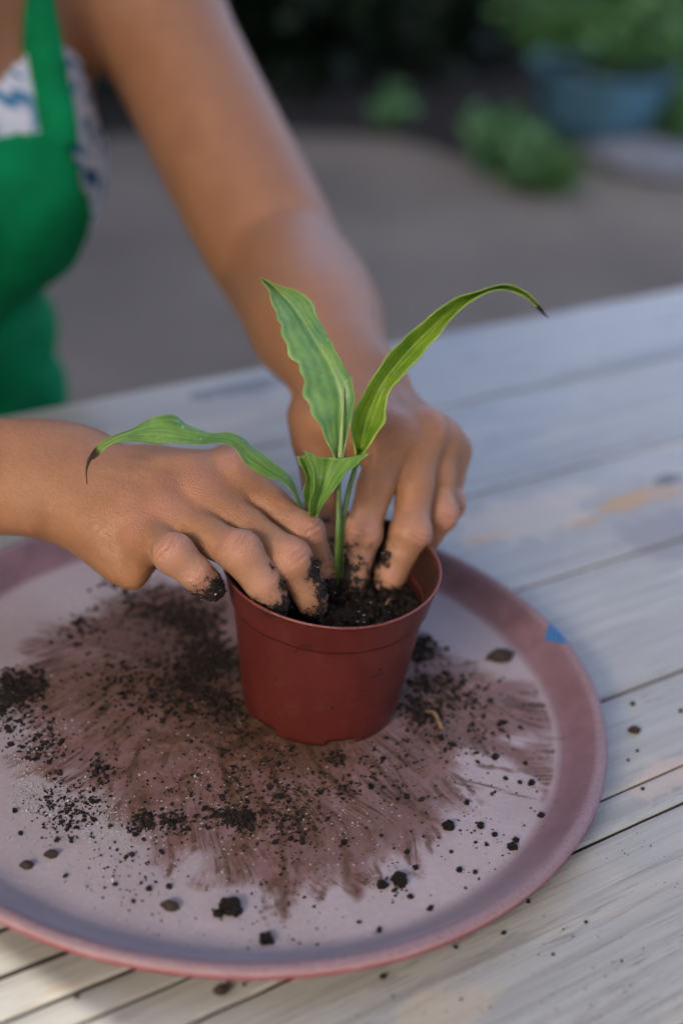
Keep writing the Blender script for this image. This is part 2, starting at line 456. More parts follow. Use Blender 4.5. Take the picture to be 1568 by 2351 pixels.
def table_table():
    k = 0.468 / 0.45
    root = empty('wooden_table', (0, 0, TABLE_Z), PL_A)
    tag(root, 'long weathered whitewashed plank table under the round tray', 'table')
    e = [0.840, 0.728, 0.613, 0.510, 0.406, 0.3475, 0.327, 0.2305, 0.135, 0.04, -0.055]
    e = [v * k for v in e]
    gaps = [0, .0010, .0020, .0008, .0024, .0008, .0020, .0022, .0022, .0022, 0]
    th = 0.032
    xs = (-1.15, 1.75)
    for i in range(len(e) - 1):
        y1 = e[i] - gaps[i] / 2; y0 = e[i + 1] + gaps[i + 1] / 2
        pieces = [(xs[0], xs[1], y0, y1)]
        if i == 4:      # left of the tray this board is pieced together from narrower slats
            jx = 0.30
            cuts = [y1, 0.383 * k, 0.362 * k, y0]
            pieces = [(jx + 0.0008, xs[1], y0, y1)]
            for a, b in zip(cuts[:-1], cuts[1:]):
                pieces.append((xs[0], jx - 0.0008, b + (0.0012 if b != y0 else 0), a - (0.0012 if a != y1 else 0)))
        for (x0, x1, a, b) in pieces:
            bm = bmesh.new()
            nx = 40
            dz = random.uniform(-0.0006, 0.0006)
            prof = [(a, -th), (b, -th), (b, -0.0014), (b - 0.0012, -0.0002), ((a + b) / 2, 0.0), (a + 0.0012, -0.0002), (a, -0.0014)]
            rings = []
            for s in range(nx + 1):
                x = x0 + (x1 - x0) * s / nx
                rings.append([bm.verts.new((x, y + (0.0004 * math.sin(x * 31 + i) if abs(y - a) < .002 or abs(y - b) < .002 else 0), z + dz)) for y, z in prof])
            m = len(prof)
            for s in range(nx):
                for q in range(m):
                    bm.faces.new((rings[s][q], rings[s + 1][q], rings[s + 1][(q + 1) % m], rings[s][(q + 1) % m]))
            bm.faces.new(rings[0]); bm.faces.new(rings[-1][::-1])
            bmesh.ops.recalc_face_normals(bm, faces=bm.faces)
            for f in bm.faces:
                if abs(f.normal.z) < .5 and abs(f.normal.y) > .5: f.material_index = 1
            o = bm_obj('plank', bm, WOOD, root); o.data.materials.append(DARK_EDGE)
    # supports under the boards
    yA, yB = e[0] - 0.10, e[-1] + 0.10
    for x in (-0.95, 0.3, 1.5):
        bm = bmesh.new()
        bmesh.ops.create_cube(bm, size=1, matrix=Matrix.Translation((x, (yA + yB) / 2, -th - 0.032)) @ Matrix.Diagonal((0.07, yA - yB + 0.12, 0.06, 1)))
        bmesh.ops.bevel(bm, geom=bm.edges[:], offset=0.003, segments=1, affect='EDGES')
        bm_obj('batten', bm, WOOD, root)
    for x in (-0.95, 1.5):
        for y in (yA, yB):
            bm = bmesh.new()
            z0, z1 = -TABLE_Z, -th - 0.0635
            bmesh.ops.create_cube(bm, size=1, matrix=Matrix.Translation((x, y, (z0 + z1) / 2)) @ Matrix.Diagonal((0.075, 0.075, z1 - z0, 1)))
            bmesh.ops.bevel(bm, geom=bm.edges[:], offset=0.004, segments=1, affect='EDGES')
            bm_obj('leg', bm, WOOD, root)
    return root


table_table()

# ------------------------------------------------------------------ tray
TC = np.array([-0.0425, 0.5905]); TR = 0.1895
FLOOR_Z = 0.0035
POT_C = np.array([-0.0020, 0.6055])
TZ = TABLE_Z + FLOOR_Z          # upper side of the tray's floor


def vnoise2(X, Y, scale, seed=0, octv=4):
    """value noise on arrays"""
    out = np.zeros_like(X); amp = 1.0; tot = 0
    for o in range(octv):
        r = np.random.default_rng(seed * 17 + o)
        G = r.random((256, 256))
        x = X * scale * 2 ** o; y = Y * scale * 2 ** o
        xi = np.floor(x).astype(int); yi = np.floor(y).astype(int)
        fx = x - xi; fy = y - yi
        fx = fx * fx * (3 - 2 * fx); fy = fy * fy * (3 - 2 * fy)
        a = G[xi % 256, yi % 256]; b = G[(xi + 1) % 256, yi % 256]; c = G[xi % 256, (yi + 1) % 256]; d = G[(xi + 1) % 256, (yi + 1) % 256]
        out += amp * ((a * (1 - fx) + b * fx) * (1 - fy) + (c * (1 - fx) + d * fx) * fy)
        tot += amp; amp *= 0.5
    return out / tot


def tray_xy(x, y):
    p = onz(x, y, TZ)
    return p[0] - TC[0], p[1] - TC[1]


# soil swept over the tray, accumulated stroke by stroke on a fine sheet
SW_N = 760; SW_H = 0.40 / SW_N
SMEAR = np.zeros((SW_N, SW_N)); FILM = np.zeros((SW_N, SW_N))
gx = (np.arange(SW_N) + 0.5) * SW_H - 0.20
GX, GY = np.meshgrid(gx, gx, indexing='ij')


def blob(A, x, y, rx, amt, aspect=0.6):
    """soft-edged patch; x, y, rx given where the photo shows it"""
    cx, cy = tray_xy(x, y)
    x2, _ = tray_xy(x + rx, y)
    r = abs(x2 - cx)
    d = np.hypot((GX - cx) / r, (GY - cy) / r)
    d = d + (vnoise2(GX + 1, GY + 1, 60, 5) - 0.5) * 0.9
    A[:] = np.maximum(A, amt * np.clip(1.25 - d, 0, 1) ** 0.7)


for (x, y, r, a) in [(300, 1620, 240, .8), (450, 1500, 230, .9), (480, 1750, 280, .95), (230, 1760, 190, .8), (640, 1850, 290, .95), (800, 1840, 240, .95), (520, 1900, 200, .85),
                     (900, 1760, 230, .9), (640, 1960, 170, .75), (1050, 1660, 190, .75), (1150, 1600, 160, .6), (950, 1900, 110, .6), (1130, 1740, 120, .6),
                     (700, 1800, 250, .95), (380, 1400, 150, .8), (880, 1980, 80, .5), (450, 1980, 110, .5)]:
    blob(FILM, x, y, r, a)


def stroke(x0, y0, ang, ln, wid, amt, curl):
    n = max(int(ln / (SW_H * 0.7)), 3)
    t = np.linspace(0, 1, n)
    a = ang + curl * t * t
    px_ = x0 + np.cumsum(np.cos(a)) * ln / n; py_ = y0 + np.cumsum(np.sin(a)) * ln / n
    prof = amt * np.minimum(1, (1 - t) * 2.2) * np.minimum(1, t * 6 + .3) * (0.55 + 0.45 * np.sin(t * rng.uniform(6, 30) + rng.uniform(0, 6)))
    w = max(int(round(wid / SW_H)), 0)
    for k in range(-w, w + 1):
        o = k * SW_H
        qx = px_ - np.sin(a) * o; qy = py_ + np.cos(a) * o
        ii = ((qx + 0.20) / SW_H).astype(int); jj = ((qy + 0.20) / SW_H).astype(int)
        ok = (ii > 1) & (ii < SW_N - 2) & (jj > 1) & (jj < SW_N - 2)
        np.maximum.at(SMEAR, (ii[ok], jj[ok]), (prof * (1 - abs(k) / (w + 1)) * rng.uniform(.7, 1))[ok])


pcx, pcy = POT_C - TC
TH = np.arctan2(GY - pcy, GX - pcx); RR = np.hypot(GX - pcx, GY - pcy)
_b = np.array([tray_xy(*q) for q in [(170, 1410), (60, 1500), (30, 1620), (60, 1760), (190, 1830), (290, 1905), (350, 1990), (470, 2040), (590, 2050), (655, 2105), (700, 2050), (780, 2035), (822, 2085), (880, 2000), (960, 1985), (1040, 1900), (1130, 1865), (1275, 1845), (1285, 1650), (1230, 1565), (1100, 1535), (985, 1470)]]) - (pcx, pcy)
_a = np.arctan2(_b[:, 1], _b[:, 0]); _r = np.hypot(*_b.T)
_o = np.argsort(_a); _a = _a[_o]; _r = _r[_o]
_a = np.concatenate([_a - 2 * np.pi, _a, _a + 2 * np.pi]); _r = np.tile(_r, 3)
RBD = np.interp(TH, _a, _r) * (1 + .16 * (vnoise2(TH * 10 + 60, RR * 30 + 3, 1.0, 31, 3) - .5) + .07 * (vnoise2(TH * 40 + 300, RR * 50 + 3, 1.0, 33, 2) - .5))
FILM = np.clip((RBD - RR) / .026 + .25, 0, 1) * (.45 + .75 * vnoise2(TH * 26 + 300, RR * 40 + 3, 1.0, 37, 4))
for (x, y, r, a) in [(1130, 1790, 90, .9), (1190, 1700, 40, .6), (880, 1720, 30, .3), (470, 1990, 60, .5), (1060, 1720, 40, .4)]:
    T = np.zeros_like(FILM); blob(T, x, y, r, a); FILM -= T
FILM = np.clip(FILM, 0, 1)


FCX, FCY = tray_xy(540, 1420)          # the hand swept outwards from here
_w = np.clip(FILM - .15, 0, 1).ravel() * (RR.ravel() > .043); _w /= _w.sum()
for q in rng.choice(SW_N * SW_N, 420, p=_w):
    x0, y0 = GX.ravel()[q], GY.ravel()[q]
    d0 = math.hypot(x0 - FCX, y0 - FCY)
    leftness = np.clip((pcx + .03 - x0) / .10, 0, 1)
    da = math.atan2(y0 - FCY, x0 - FCX) + .22 * math.sin(x0 * 90 + 2 * math.sin(y0 * 60)) + rng.normal(0, .10)
    ln = rng.uniform(.012, .050); curl = rng.normal(.15, .55)
    am = min(1, rng.uniform(.25, 1.0) ** 1.3 * (.75 + .6 * leftness))
    nb_ = rng.integers(2, 7); sp = rng.uniform(.0007, .0017)
    ex = math.cos(da) * ln; ey = math.sin(da) * ln
    ii = int((x0 + ex + .2) / SW_H); jj = int((y0 + ey + .2) / SW_H)
    if not (0 < ii < SW_N and 0 < jj < SW_N) or FILM[ii, jj] < .06: ln *= .35
    for h in range(nb_):
        o = (h - nb_ / 2) * sp + rng.normal(0, .0003)
        stroke(x0 - math.sin(da) * o + math.cos(da) * rng.normal(0, .003), y0 + math.cos(da) * o + math.sin(da) * rng.normal(0, .003), da + rng.normal(0, .03), ln * rng.uniform(.5, 1.1), rng.choice([.0004, .0008, .0013], p=[.4, .4, .2]), am * rng.uniform(.35, 1), curl)


def photo_stroke(x0, y0, x1, y1, wid, amt, curl=0.0, n=1):
    for _ in range(n):
        a = np.array(tray_xy(x0 + rng.normal(0, 4), y0 + rng.normal(0, 4))); b = np.array(tray_xy(x1 + rng.normal(0, 6), y1 + rng.normal(0, 6)))
        d = b - a
        stroke(a[0], a[1], math.atan2(d[1], d[0]) - curl / 3, np.hypot(*d), wid, amt, curl)


for s in [(640, 1830, 665, 2110, .0012, .8, .1, 5), (665, 2000, 605, 2060, .0016, .8, .3, 4), (670, 2040, 640, 2110, .0014, .7, .2, 4), (790, 1900, 815, 2090, .0012, .6, .2, 5), (815, 2020, 825, 2080, .002, .5, .1, 3),
          (1030, 1790, 1275, 1840, .0007, .9, -.1, 2), (1110, 1850, 1000, 1740, .001, .6, .2, 4), (900, 1830, 1030, 1900, .0012, .7, .2, 8), (1190, 1640, 1270, 1655, .001, .7, 0, 3), (1090, 1760, 1240, 1775, .001, .6, 0, 4),
          (745, 2045, 735, 2080, .0022, .7, .2, 3), (430, 1900, 400, 1950, .0012, .6, 0, 5), (330, 1700, 290, 1850, .001, .7, .2, 10), (500, 1700, 560, 1900, .001, .8, .2, 14), (600, 1720, 700, 1900, .001, .8, .2, 14),
          (700, 1730, 870, 1880, .001, .8, .2, 12), (860, 1700, 1010, 1800, .001, .6, .2, 8)]:
    photo_stroke(*s)
# broad thin soil haze where most of it lay
for (x, y, r, a) in [(380, 1420, 120, .60), (470, 1540, 140, .72), (430, 1640, 150, .45), (560, 1680, 140, .55), (500, 1600, 110, .66), (40, 1600, 80, .55), (240, 1560, 100, .22), (600, 1790, 180, .16), (970, 1590, 90, .42), (950, 1500, 50, .42), (1050, 1640, 90, .2),
                     (330, 1790, 130, .18), (640, 1720, 120, .50), (740, 1740, 110, .30)]:
    T = np.zeros_like(SMEAR); blob(T, x, y, r, a); SMEAR[:] = np.maximum(SMEAR, T * (0.30 + 1.1 * (vnoise2(GX + 1, GY + 1, 240, 9) > .45) * .6 + .3 * vnoise2(GX + 1, GY + 1, 500, 3)))


def blur(A, n=1):
    for _ in range(n):
        A = (np.roll(A, 1, 0) + 2 * A + np.roll(A, -1, 0)) / 4
        A = (np.roll(A, 1, 1) + 2 * A + np.roll(A, -1, 1)) / 4
    return A


SMEAR = blur(SMEAR, 1)

def sample(A, x, y):
    u = np.clip((x + 0.2) / SW_H - 0.5, 0, SW_N - 1.001); v = np.clip((y + 0.2) / SW_H - 0.5, 0, SW_N - 1.001)
    i = u.astype(int); j = v.astype(int); fu = u - i; fv = v - j
    i1 = np.minimum(i + 1, SW_N - 1); j1 = np.minimum(j + 1, SW_N - 1)
    return (A[i, j] * (1 - fu) + A[i1, j] * fu) * (1 - fv) + (A[i, j1] * (1 - fu) + A[i1, j1] * fu) * fv


def build_tray():
    # floor rings are dense so the swept soil keeps its detail
    prof = [(r, FLOOR_Z) for r in np.linspace(0.0009, 0.1630, 250)]
    prof += [(0.1655, FLOOR_Z + .0003), (0.1685, FLOOR_Z + .0013), (0.1720, FLOOR_Z + .0036), (0.1755, FLOOR_Z + .0066), (0.1790, FLOOR_Z + .0098),
             (0.1820, FLOOR_Z + .0122), (0.1840, FLOOR_Z + .0133)]
    nfl = 250; nw = len(prof)
    prof += [(0.1850, FLOOR_Z + .0138), (0.1862, FLOOR_Z + .0140), (0.1877, FLOOR_Z + .0137), (0.1887, FLOOR_Z + .0130)]
    nl = len(prof)
    prof += [(0.1893, FLOOR_Z + .0118), (0.1895, FLOOR_Z + .0098), (0.1888, FLOOR_Z + .0082), (0.1872, FLOOR_Z + .0076)]
    ne = len(prof)
    prof += [(0.1855, FLOOR_Z + .0085), (0.1810, FLOOR_Z + .0070), (0.1745, FLOOR_Z + .0018), (0.1700, FLOOR_Z - .0015), (0.1650, FLOOR_Z - .0028), (0.1000, FLOOR_Z - .0028), (0.0009, FLOOR_Z - .0028)]
    prof = np.array(prof)
    NS = 960
    th = np.linspace(0, 2 * np.pi, NS, endpoint=False)
    R = prof[:, 0][:, None]; Z = prof[:, 1][:, None]
    X = R * np.cos(th); Y = R * np.sin(th); Zs = Z + 0 * X
    edge_mask = np.clip((R - .165) / .02, 0, 1)
    wob = 0.0005 * np.sin(3 * th + .6) + 0.0003 * np.sin(7 * th)
    Zs = Zs + edge_mask * wob
    V = np.stack([X, Y, Zs], -1).reshape(-1, 3)
    n = len(prof)
    i = np.arange(n - 1)[:, None]; j = np.arange(NS)[None, :]
    a = i * NS + j; b = i * NS + (j + 1) % NS; c = (i + 1) * NS + (j + 1) % NS; d = (i + 1) * NS + j
    Fc = np.stack([a, d, c, b], -1).reshape(-1, 4)[:, ::-1]
    V = np.vstack([V, [(0, 0, FLOOR_Z), (0, 0, FLOOR_Z - .0028)]])
    top_i, bot_i = len(V) - 2, len(V) - 1
    jj = np.arange(NS)
    capt = np.stack([np.full(NS, top_i), jj, (jj + 1) % NS, (jj + 1) % NS], -1)
    o = mesh_obj('round_tray', V, Fc, TRAY)
    bm = bmesh.new(); bm.from_mesh(o.data); bm.verts.ensure_lookup_table()
    for k in range(NS):
        bm.faces.new((bm.verts[top_i], bm.verts[k], bm.verts[(k + 1) % NS])).smooth = True
        q = (n - 1) * NS
        bm.faces.new((bm.verts[bot_i], bm.verts[q + (k + 1) % NS], bm.verts[q + k])).smooth = True
    bmesh.ops.recalc_face_normals(bm, faces=bm.faces)
    bm.to_mesh(o.data); bm.free()
    o.location = (TC[0], TC[1], TABLE_Z + 0.0006)
    x, y = V[:, 0], V[:, 1]
    idx = np.concatenate([np.repeat(np.arange(n), NS), [0, n - 1]])
    fl = (idx < nfl)
    attr(o, 'film', np.where(fl, sample(FILM, x, y), 0.0))
    attr(o, 'smear', np.where(idx < nfl + 3, sample(SMEAR, x, y), 0))
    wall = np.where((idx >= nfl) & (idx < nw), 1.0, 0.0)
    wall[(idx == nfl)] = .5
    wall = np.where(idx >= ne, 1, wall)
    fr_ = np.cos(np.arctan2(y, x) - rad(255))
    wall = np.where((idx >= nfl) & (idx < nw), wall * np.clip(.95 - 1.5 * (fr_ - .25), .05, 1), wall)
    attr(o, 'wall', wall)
    attr(o, 'lip', np.where((idx >= nw - 1) & (idx < nl), 1.0, 0.0))
    attr(o, 'edge', np.where((idx >= nl + 1) & (idx < ne + 1), 1.0, np.where(idx == nl, .4, 0)))
    p = onz(1286, 1476, TABLE_Z + .0120) - np.array([TC[0], TC[1], TABLE_Z])
    dd = np.hypot(x - p[0], y - p[1])
    attr(o, 'blue', np.where(idx < nl, np.clip(1.25 - dd / .012, 0, 1), 0))
    tag(o, 'round dusty mauve tray with pink edge and swept soil on the table', 'tray')
    return o


build_tray()

# ------------------------------------------------------------------ pot
POT_Z = TZ + 0.0009
RB, RRIM, POT_H = 0.0412, 0.0548, 0.0838
RIM_Z = POT_Z + POT_H
SOIL_Z = POT_Z + 0.0585


def build_pot():
    root = empty('flower_pot', (POT_C[0], POT_C[1], POT_Z))
    tag(root, 'red plastic nursery pot standing on the tray', 'flower pot')
    NS = 360
    th = np.linspace(0, 2 * np.pi, NS, endpoint=False)

    def lathe(prof, name, rimrange, inner=999, notch=None):
        prof = np.array(prof); n = len(prof)
        R = prof[:, 0][:, None] * (1 + 0 * th); Z = prof[:, 1][:, None] + 0 * th
        k = np.clip(Z / POT_H, 0, 1) ** 3
        R = R * (1 + k * (0.010 * np.cos(2 * th - 1.9) + .003 * np.cos(5 * th)))
        Z = Z + k * 0.0009 * np.sin(2 * th + .7)
        if notch is not None: Z = notch(R, Z, th)
        V = np.stack([R * np.cos(th), R * np.sin(th), Z], -1).reshape(-1, 3)
        i = np.arange(n - 1)[:, None]; j = np.arange(NS)[None, :]
        Fc = np.stack([i * NS + j, i * NS + (j + 1) % NS, (i + 1) * NS + (j + 1) % NS, (i + 1) * NS + j], -1).reshape(-1, 4)
        o = mesh_obj(name, V, Fc, POT, root)
        idx = np.repeat(np.arange(n), NS)
        attr(o, 'rim', np.isin(idx, rimrange).astype(float))
        attr(o, 'inner_dark', np.where(idx >= inner, .93, 0))  # inside surfaces coloured nearly black
        bm = bmesh.new(); bm.from_mesh(o.data); bmesh.ops.recalc_face_normals(bm, faces=bm.faces); bm.to_mesh(o.data); bm.free()
        return o

    zc = POT_H - 0.0185
    rc = RB + (0.0492 - RB) * (zc / POT_H) / (zc / POT_H)

    def notch(R, Z, th):
        Z = Z.copy()
        for k in range(6):
            a = rad(-71 + k * 60)
            d = np.abs((th - a + np.pi) % (2 * np.pi) - np.pi)
            m = (d < rad(11.5))[None, :] & (Z < 0.0030)
            Z = np.where(m, 0.0034, Z)
        return Z
    wall_t = 0.0013
    body = [(0.0004, 0.0042), (RB - .006, 0.0042), (RB - .004, 0.0036), (RB - .0016, 0.0), (RB - .0004, 0.0002), (RB, 0.0030)]
    body += [(RB + (rc - RB) * t, 0.0030 + (zc - .003) * t) for t in np.linspace(0.04, 1.0, 18)]
    body += [(rc + .0006, zc + .0006)]
    body += [(rc - wall_t, zc + .0004)]
    body += [(RB + (rc - RB) * t - wall_t, 0.0030 + (zc - .003) * t) for t in np.linspace(0.96, 0.04, 10)]
    body += [(0.0004, 0.0058)]
    lathe(body, 'body', [], 26, notch)
    r0 = rc + 0.0010
    col = [(r0 - .0010, zc + .0002), (r0, zc - .0003), (r0 + .0008, zc + .0009)]
    col += [(r0 + .0008 + (RRIM - .0010 - r0) * t ** 1.15, zc + .001 + (POT_H - .0025 - zc) * t) for t in np.linspace(0.08, 1, 9)]
    nr = len(col)
    col += [(RRIM + .0002, POT_H - .0012), (RRIM + .0003, POT_H - .0004), (RRIM - .0003, POT_H), (RRIM - .0012, POT_H - .0003)]
    col += [(RRIM - .0017, POT_H - .002), (rc - wall_t + .0014, zc + .006), (rc - wall_t - .0002, zc - .001)]
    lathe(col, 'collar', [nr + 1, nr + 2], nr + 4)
    return root


build_pot()


# soil in the pot: a rough crumbly surface
def build_soil():
    NR, NS = 70, 200
    th = np.linspace(0, 2 * np.pi, NS, endpoint=False)
    r = np.linspace(0.0, 1, NR)[:, None]
    rmax = 0.0474
    X = r * rmax * np.cos(th); Y = r * rmax * np.sin(th)
    hgt = 0.004 * (vnoise2(X + 1, Y + 1, 60, 21, 3) - .5) + 0.0048 * (vnoise2(X + 1, Y + 1, 230, 22, 4) - .5) + 0.003 * (vnoise2(X + 1, Y + 1, 700, 23, 3) - .5)
    d0 = np.hypot(X - 0.000, Y + 0.006)
    hgt += 0.003 * np.exp(-(d0 / .012) ** 2)
    hgt += 0.0055 * np.exp(-(np.hypot(X + .022, Y + .030) / .014) ** 2)
    hgt += 0.003 * np.exp(-((Y + .043) / .008) ** 2)       # banked against the front wall
    V = np.stack([X, Y, hgt], -1).reshape(-1, 3)
    i = np.arange(NR - 1)[:, None]; j = np.arange(NS)[None, :]
    Fc = np.stack([i * NS + j, (i + 1) * NS + j, (i + 1) * NS + (j + 1) % NS, i * NS + (j + 1) % NS], -1).reshape(-1, 4)
    o = mesh_obj('pot_soil', V, Fc, SOIL)
    o.location = (POT_C[0], POT_C[1], SOIL_Z)
    tag(o, 'dark moist potting soil filling the red pot', 'soil', kind='stuff')


build_soil()
# ------------------------------------------------------------------ person: one skin surface grown from a distance field
def smin(a, b, k):
    if k <= 0: return np.minimum(a, b)
    h = np.maximum(k - np.abs(a - b), 0) / k
    return np.minimum(a, b) - h * h * k * 0.25


class Grid:
    def __init__(self, lo, hi, h):
        self.lo = np.array(lo, float); self.h = h
        self.n = np.ceil((np.array(hi) - self.lo) / h).astype(int) + 1

    def new(self): return np.full(self.n, 0.05, np.float32)

    def sub(self, lo, hi):
        a = np.maximum(np.floor((lo - self.lo) / self.h).astype(int), 0); b = np.minimum(np.ceil((hi - self.lo) / self.h).astype(int) + 1, self.n)
        if np.any(b <= a): return None
        ax = [(self.lo[i] + np.arange(a[i], b[i]) * self.h).astype(np.float32) for i in range(3)]
        P = np.stack(np.meshgrid(*ax, indexing='ij'), -1)
        return tuple(slice(a[i], b[i]) for i in range(3)), P


def apply(G, A, d, P_sl, k):
    A[P_sl] = smin(A[P_sl], d.astype(np.float32), k)


def cap(G, A, a, b, ra, rb, k, mg=.016):
    a = np.asarray(a, float); b = np.asarray(b, float); r = max(ra, rb) + mg
    s = G.sub(np.minimum(a, b) - r, np.maximum(a, b) + r)
    if s is None: return
    sl, P = s
    ab = b - a; t = np.clip(((P - a) @ ab) / max(ab @ ab, 1e-12), 0, 1)
    d = np.linalg.norm(P - a - t[..., None] * ab, axis=-1) - (ra + (rb - ra) * t)
    apply(G, A, d, sl, k)


def ecap(G, A, a, b, ra, rb, wdir, k, mg=.018):
    """tapered capsule with an elliptic section: ra, rb = (half width along wdir, half thickness)"""
    a = np.asarray(a, float); b = np.asarray(b, float); r = max(*ra, *rb) + mg
    s = G.sub(np.minimum(a, b) - r, np.maximum(a, b) + r)
    if s is None: return
    sl, P = s
    ab = b - a; L = np.linalg.norm(ab); ax = ab / max(L, 1e-9)
    w = np.asarray(wdir, float); w = nrm(w - ax * (w @ ax)); n = np.cross(ax, w)
    q = P - a; z = q @ ax; t = np.clip(z / L, 0, 1)
    u = q @ w; v = q @ n; e = z - t * L
    ru = ra[0] + (rb[0] - ra[0]) * t; rv = ra[1] + (rb[1] - ra[1]) * t; m = np.minimum(ru, rv)
    k0 = np.sqrt((u / ru) ** 2 + (v / rv) ** 2 + (e / m) ** 2) + 1e-6
    k1 = np.sqrt((u / ru ** 2) ** 2 + (v / rv ** 2) ** 2 + (e / m ** 2) ** 2) + 1e-6
    apply(G, A, k0 * (k0 - 1) / k1, sl, k)


def ell(G, A, c, r, ax, k, mg=.014, carve=False):
    """ellipsoid with radii r along the three axes ax"""
    c = np.asarray(c, float)
    s = G.sub(c - max(r) - mg, c + max(r) + mg)
    if s is None: return
    sl, P = s
    q = np.stack([(P - c) @ np.asarray(v) for v in ax], -1); r = np.asarray(r)
    k0 = np.linalg.norm(q / r, axis=-1) + 1e-6; k1 = np.linalg.norm(q / r ** 2, axis=-1) + 1e-6
    d = k0 * (k0 - 1) / k1
    if carve: A[sl] = -smin(-A[sl], d.astype(np.float32), k)
    else: apply(G, A, d, sl, k)


def spline(pts, n):
    """Catmull-Rom through rows of any width"""
    p = np.asarray(pts, float); p = np.vstack([2 * p[0] - p[1], p, 2 * p[-1] - p[-2]])
    out = []
    m = len(p) - 3
    for s in np.linspace(0, m - 1e-6, n):
        i = int(s); t = s - i; a, b, c, d = p[i:i + 4]
        out.append(.5 * ((2 * b) + (-a + c) * t + (2 * a - 5 * b + 4 * c - d) * t * t + (-a + 3 * b - 3 * c + d) * t ** 3))
    return np.array(out)


def limb(G, A, rows, wdir, n=18, k=.004):
    """rows: x, y, z, half width, half thickness; wdir: one vector or a pair blended along the limb"""
    S = spline(rows, n)
    for i in range(n - 1):
        t = i / (n - 1)
        w = wdir if not isinstance(wdir, tuple) else wdir[0] * (1 - t) + wdir[1] * t
        ecap(G, A, S[i, :3], S[i + 1, :3], S[i, 3:5], S[i + 1, 3:5], w, k)


def surface(A, G):
    """surface nets"""
    ins = A < 0
    n = A.shape
    c = np.zeros(tuple(v - 1 for v in n), np.int8)
    for dx in (0, 1):
        for dy in (0, 1):
            for dz in (0, 1):
                c += ins[dx:n[0] - 1 + dx, dy:n[1] - 1 + dy, dz:n[2] - 1 + dz]
    act = (c > 0) & (c < 8)
    I = np.argwhere(act)
    idx = np.full(act.shape, -1, np.int32); idx[act] = np.arange(len(I))
    acc = np.zeros((len(I), 3)); cnt = np.zeros(len(I))
    corners = [(0, 0, 0), (1, 0, 0), (0, 1, 0), (1, 1, 0), (0, 0, 1), (1, 0, 1), (0, 1, 1), (1, 1, 1)]
    vals = [A[I[:, 0] + a, I[:, 1] + b, I[:, 2] + d] for a, b, d in corners]
    for i in range(8):
        for j in range(i + 1, 8):
            df = np.array(corners[j]) - np.array(corners[i])
            if np.abs(df).sum() != 1: continue
            m = (vals[i] < 0) != (vals[j] < 0)
            t = vals[i] / (vals[i] - vals[j] + 1e-12)
            p = np.array(corners[i])[None] + t[:, None] * df[None]
            acc[m] += p[m]; cnt[m] += 1
    V = G.lo + (I + acc / cnt[:, None]) * G.h
    Fs = []
    for ax in range(3):
        u, v = [(1, 2), (2, 0), (0, 1)][ax]
        s0 = [slice(1, -1)] * 3; s1 = [slice(1, -1)] * 3
        s0[ax] = slice(0, -1); s1[ax] = slice(1, None)
        a = ins[tuple(s0)]; b = ins[tuple(s1)]
        E = np.argwhere(a != b)
        flip = a[tuple(E.T)]
        E = E + 1; E[:, ax] -= 1
        def cell(du, dv):
            q = E.copy(); q[:, u] += du; q[:, v] += dv
            return idx[q[:, 0], q[:, 1], q[:, 2]]
        q = np.stack([cell(-1, -1), cell(0, -1), cell(0, 0), cell(-1, 0)], -1)
        q[~flip] = q[~flip][:, ::-1]
        Fs.append(q)
    Fc = np.vstack(Fs)
    Fc = Fc[(Fc >= 0).all(1)]
    return V, Fc


def keep(V, Fc, mask):
    """faces whose corners all satisfy mask"""
    f = Fc[mask[Fc].all(1)]
    used = np.unique(f); re = np.full(len(V), -1); re[used] = np.arange(len(used))
    return V[used], re[f], used


class HandDef: pass


def finger(G, base_arrays, P, R, dors, k_in=.0035, bump=1.0):
    """P: MCP, PIP, DIP, tip; R: radii at those"""
    A = G.new()
    P = [np.asarray(p) for p in P]
    mid = [P[0] * .5 + P[1] * .5, P[1] * .5 + P[2] * .5]
    rows = [(P[0], R[0]), (mid[0], R[0] * .42 + R[1] * .545), (P[1], R[1]), (mid[1], (R[1] + R[2]) * .492), (P[2], R[2]), (P[3], R[3])]
    for (a, ra), (b, rb) in zip(rows[:-1], rows[1:]):
        cap(G, A, a, b, ra, rb, k_in)
    out = []
    for j in (1, 2):
        o = nrm(nrm(P[j] - P[j - 1]) - nrm(P[j + 1] - P[j])) if np.linalg.norm(nrm(P[j] - P[j - 1]) - nrm(P[j + 1] - P[j])) > .15 else dors
        ax = nrm(nrm(P[j] - P[j - 1]) + nrm(P[j + 1] - P[j])); ax = nrm(ax - o * (ax @ o)); sd = np.cross(ax, o)
        r = R[j]
        b_ = .30
        if j == 1: ell(G, A, P[j] + o * r * b_, (r * .95, r * .78, r * .80), (ax, o, sd), .005)
        # joint is a little wider than the bones either side
        if j == 1: ell(G, A, P[j], (r * .85, r * .9, r * 1.05), (ax, o, sd), .005)
        out.append((P[j] + o * r, ax, sd))
    # finger pulp
    t = nrm(P[3] - P[2])
    pal = -nrm(np.cross(np.cross(t, nrm(P[1] - P[0])), t)) if np.linalg.norm(np.cross(t, nrm(P[1] - P[0]))) > .1 else -dors
    ell(G, A, (P[2] * .45 + P[3] * .55) + pal * 0, (np.linalg.norm(P[3] - P[2]) * .62, R[3] * 1.08, R[3] * 1.12), (t, pal, np.cross(t, pal)), .003)
    return A, out


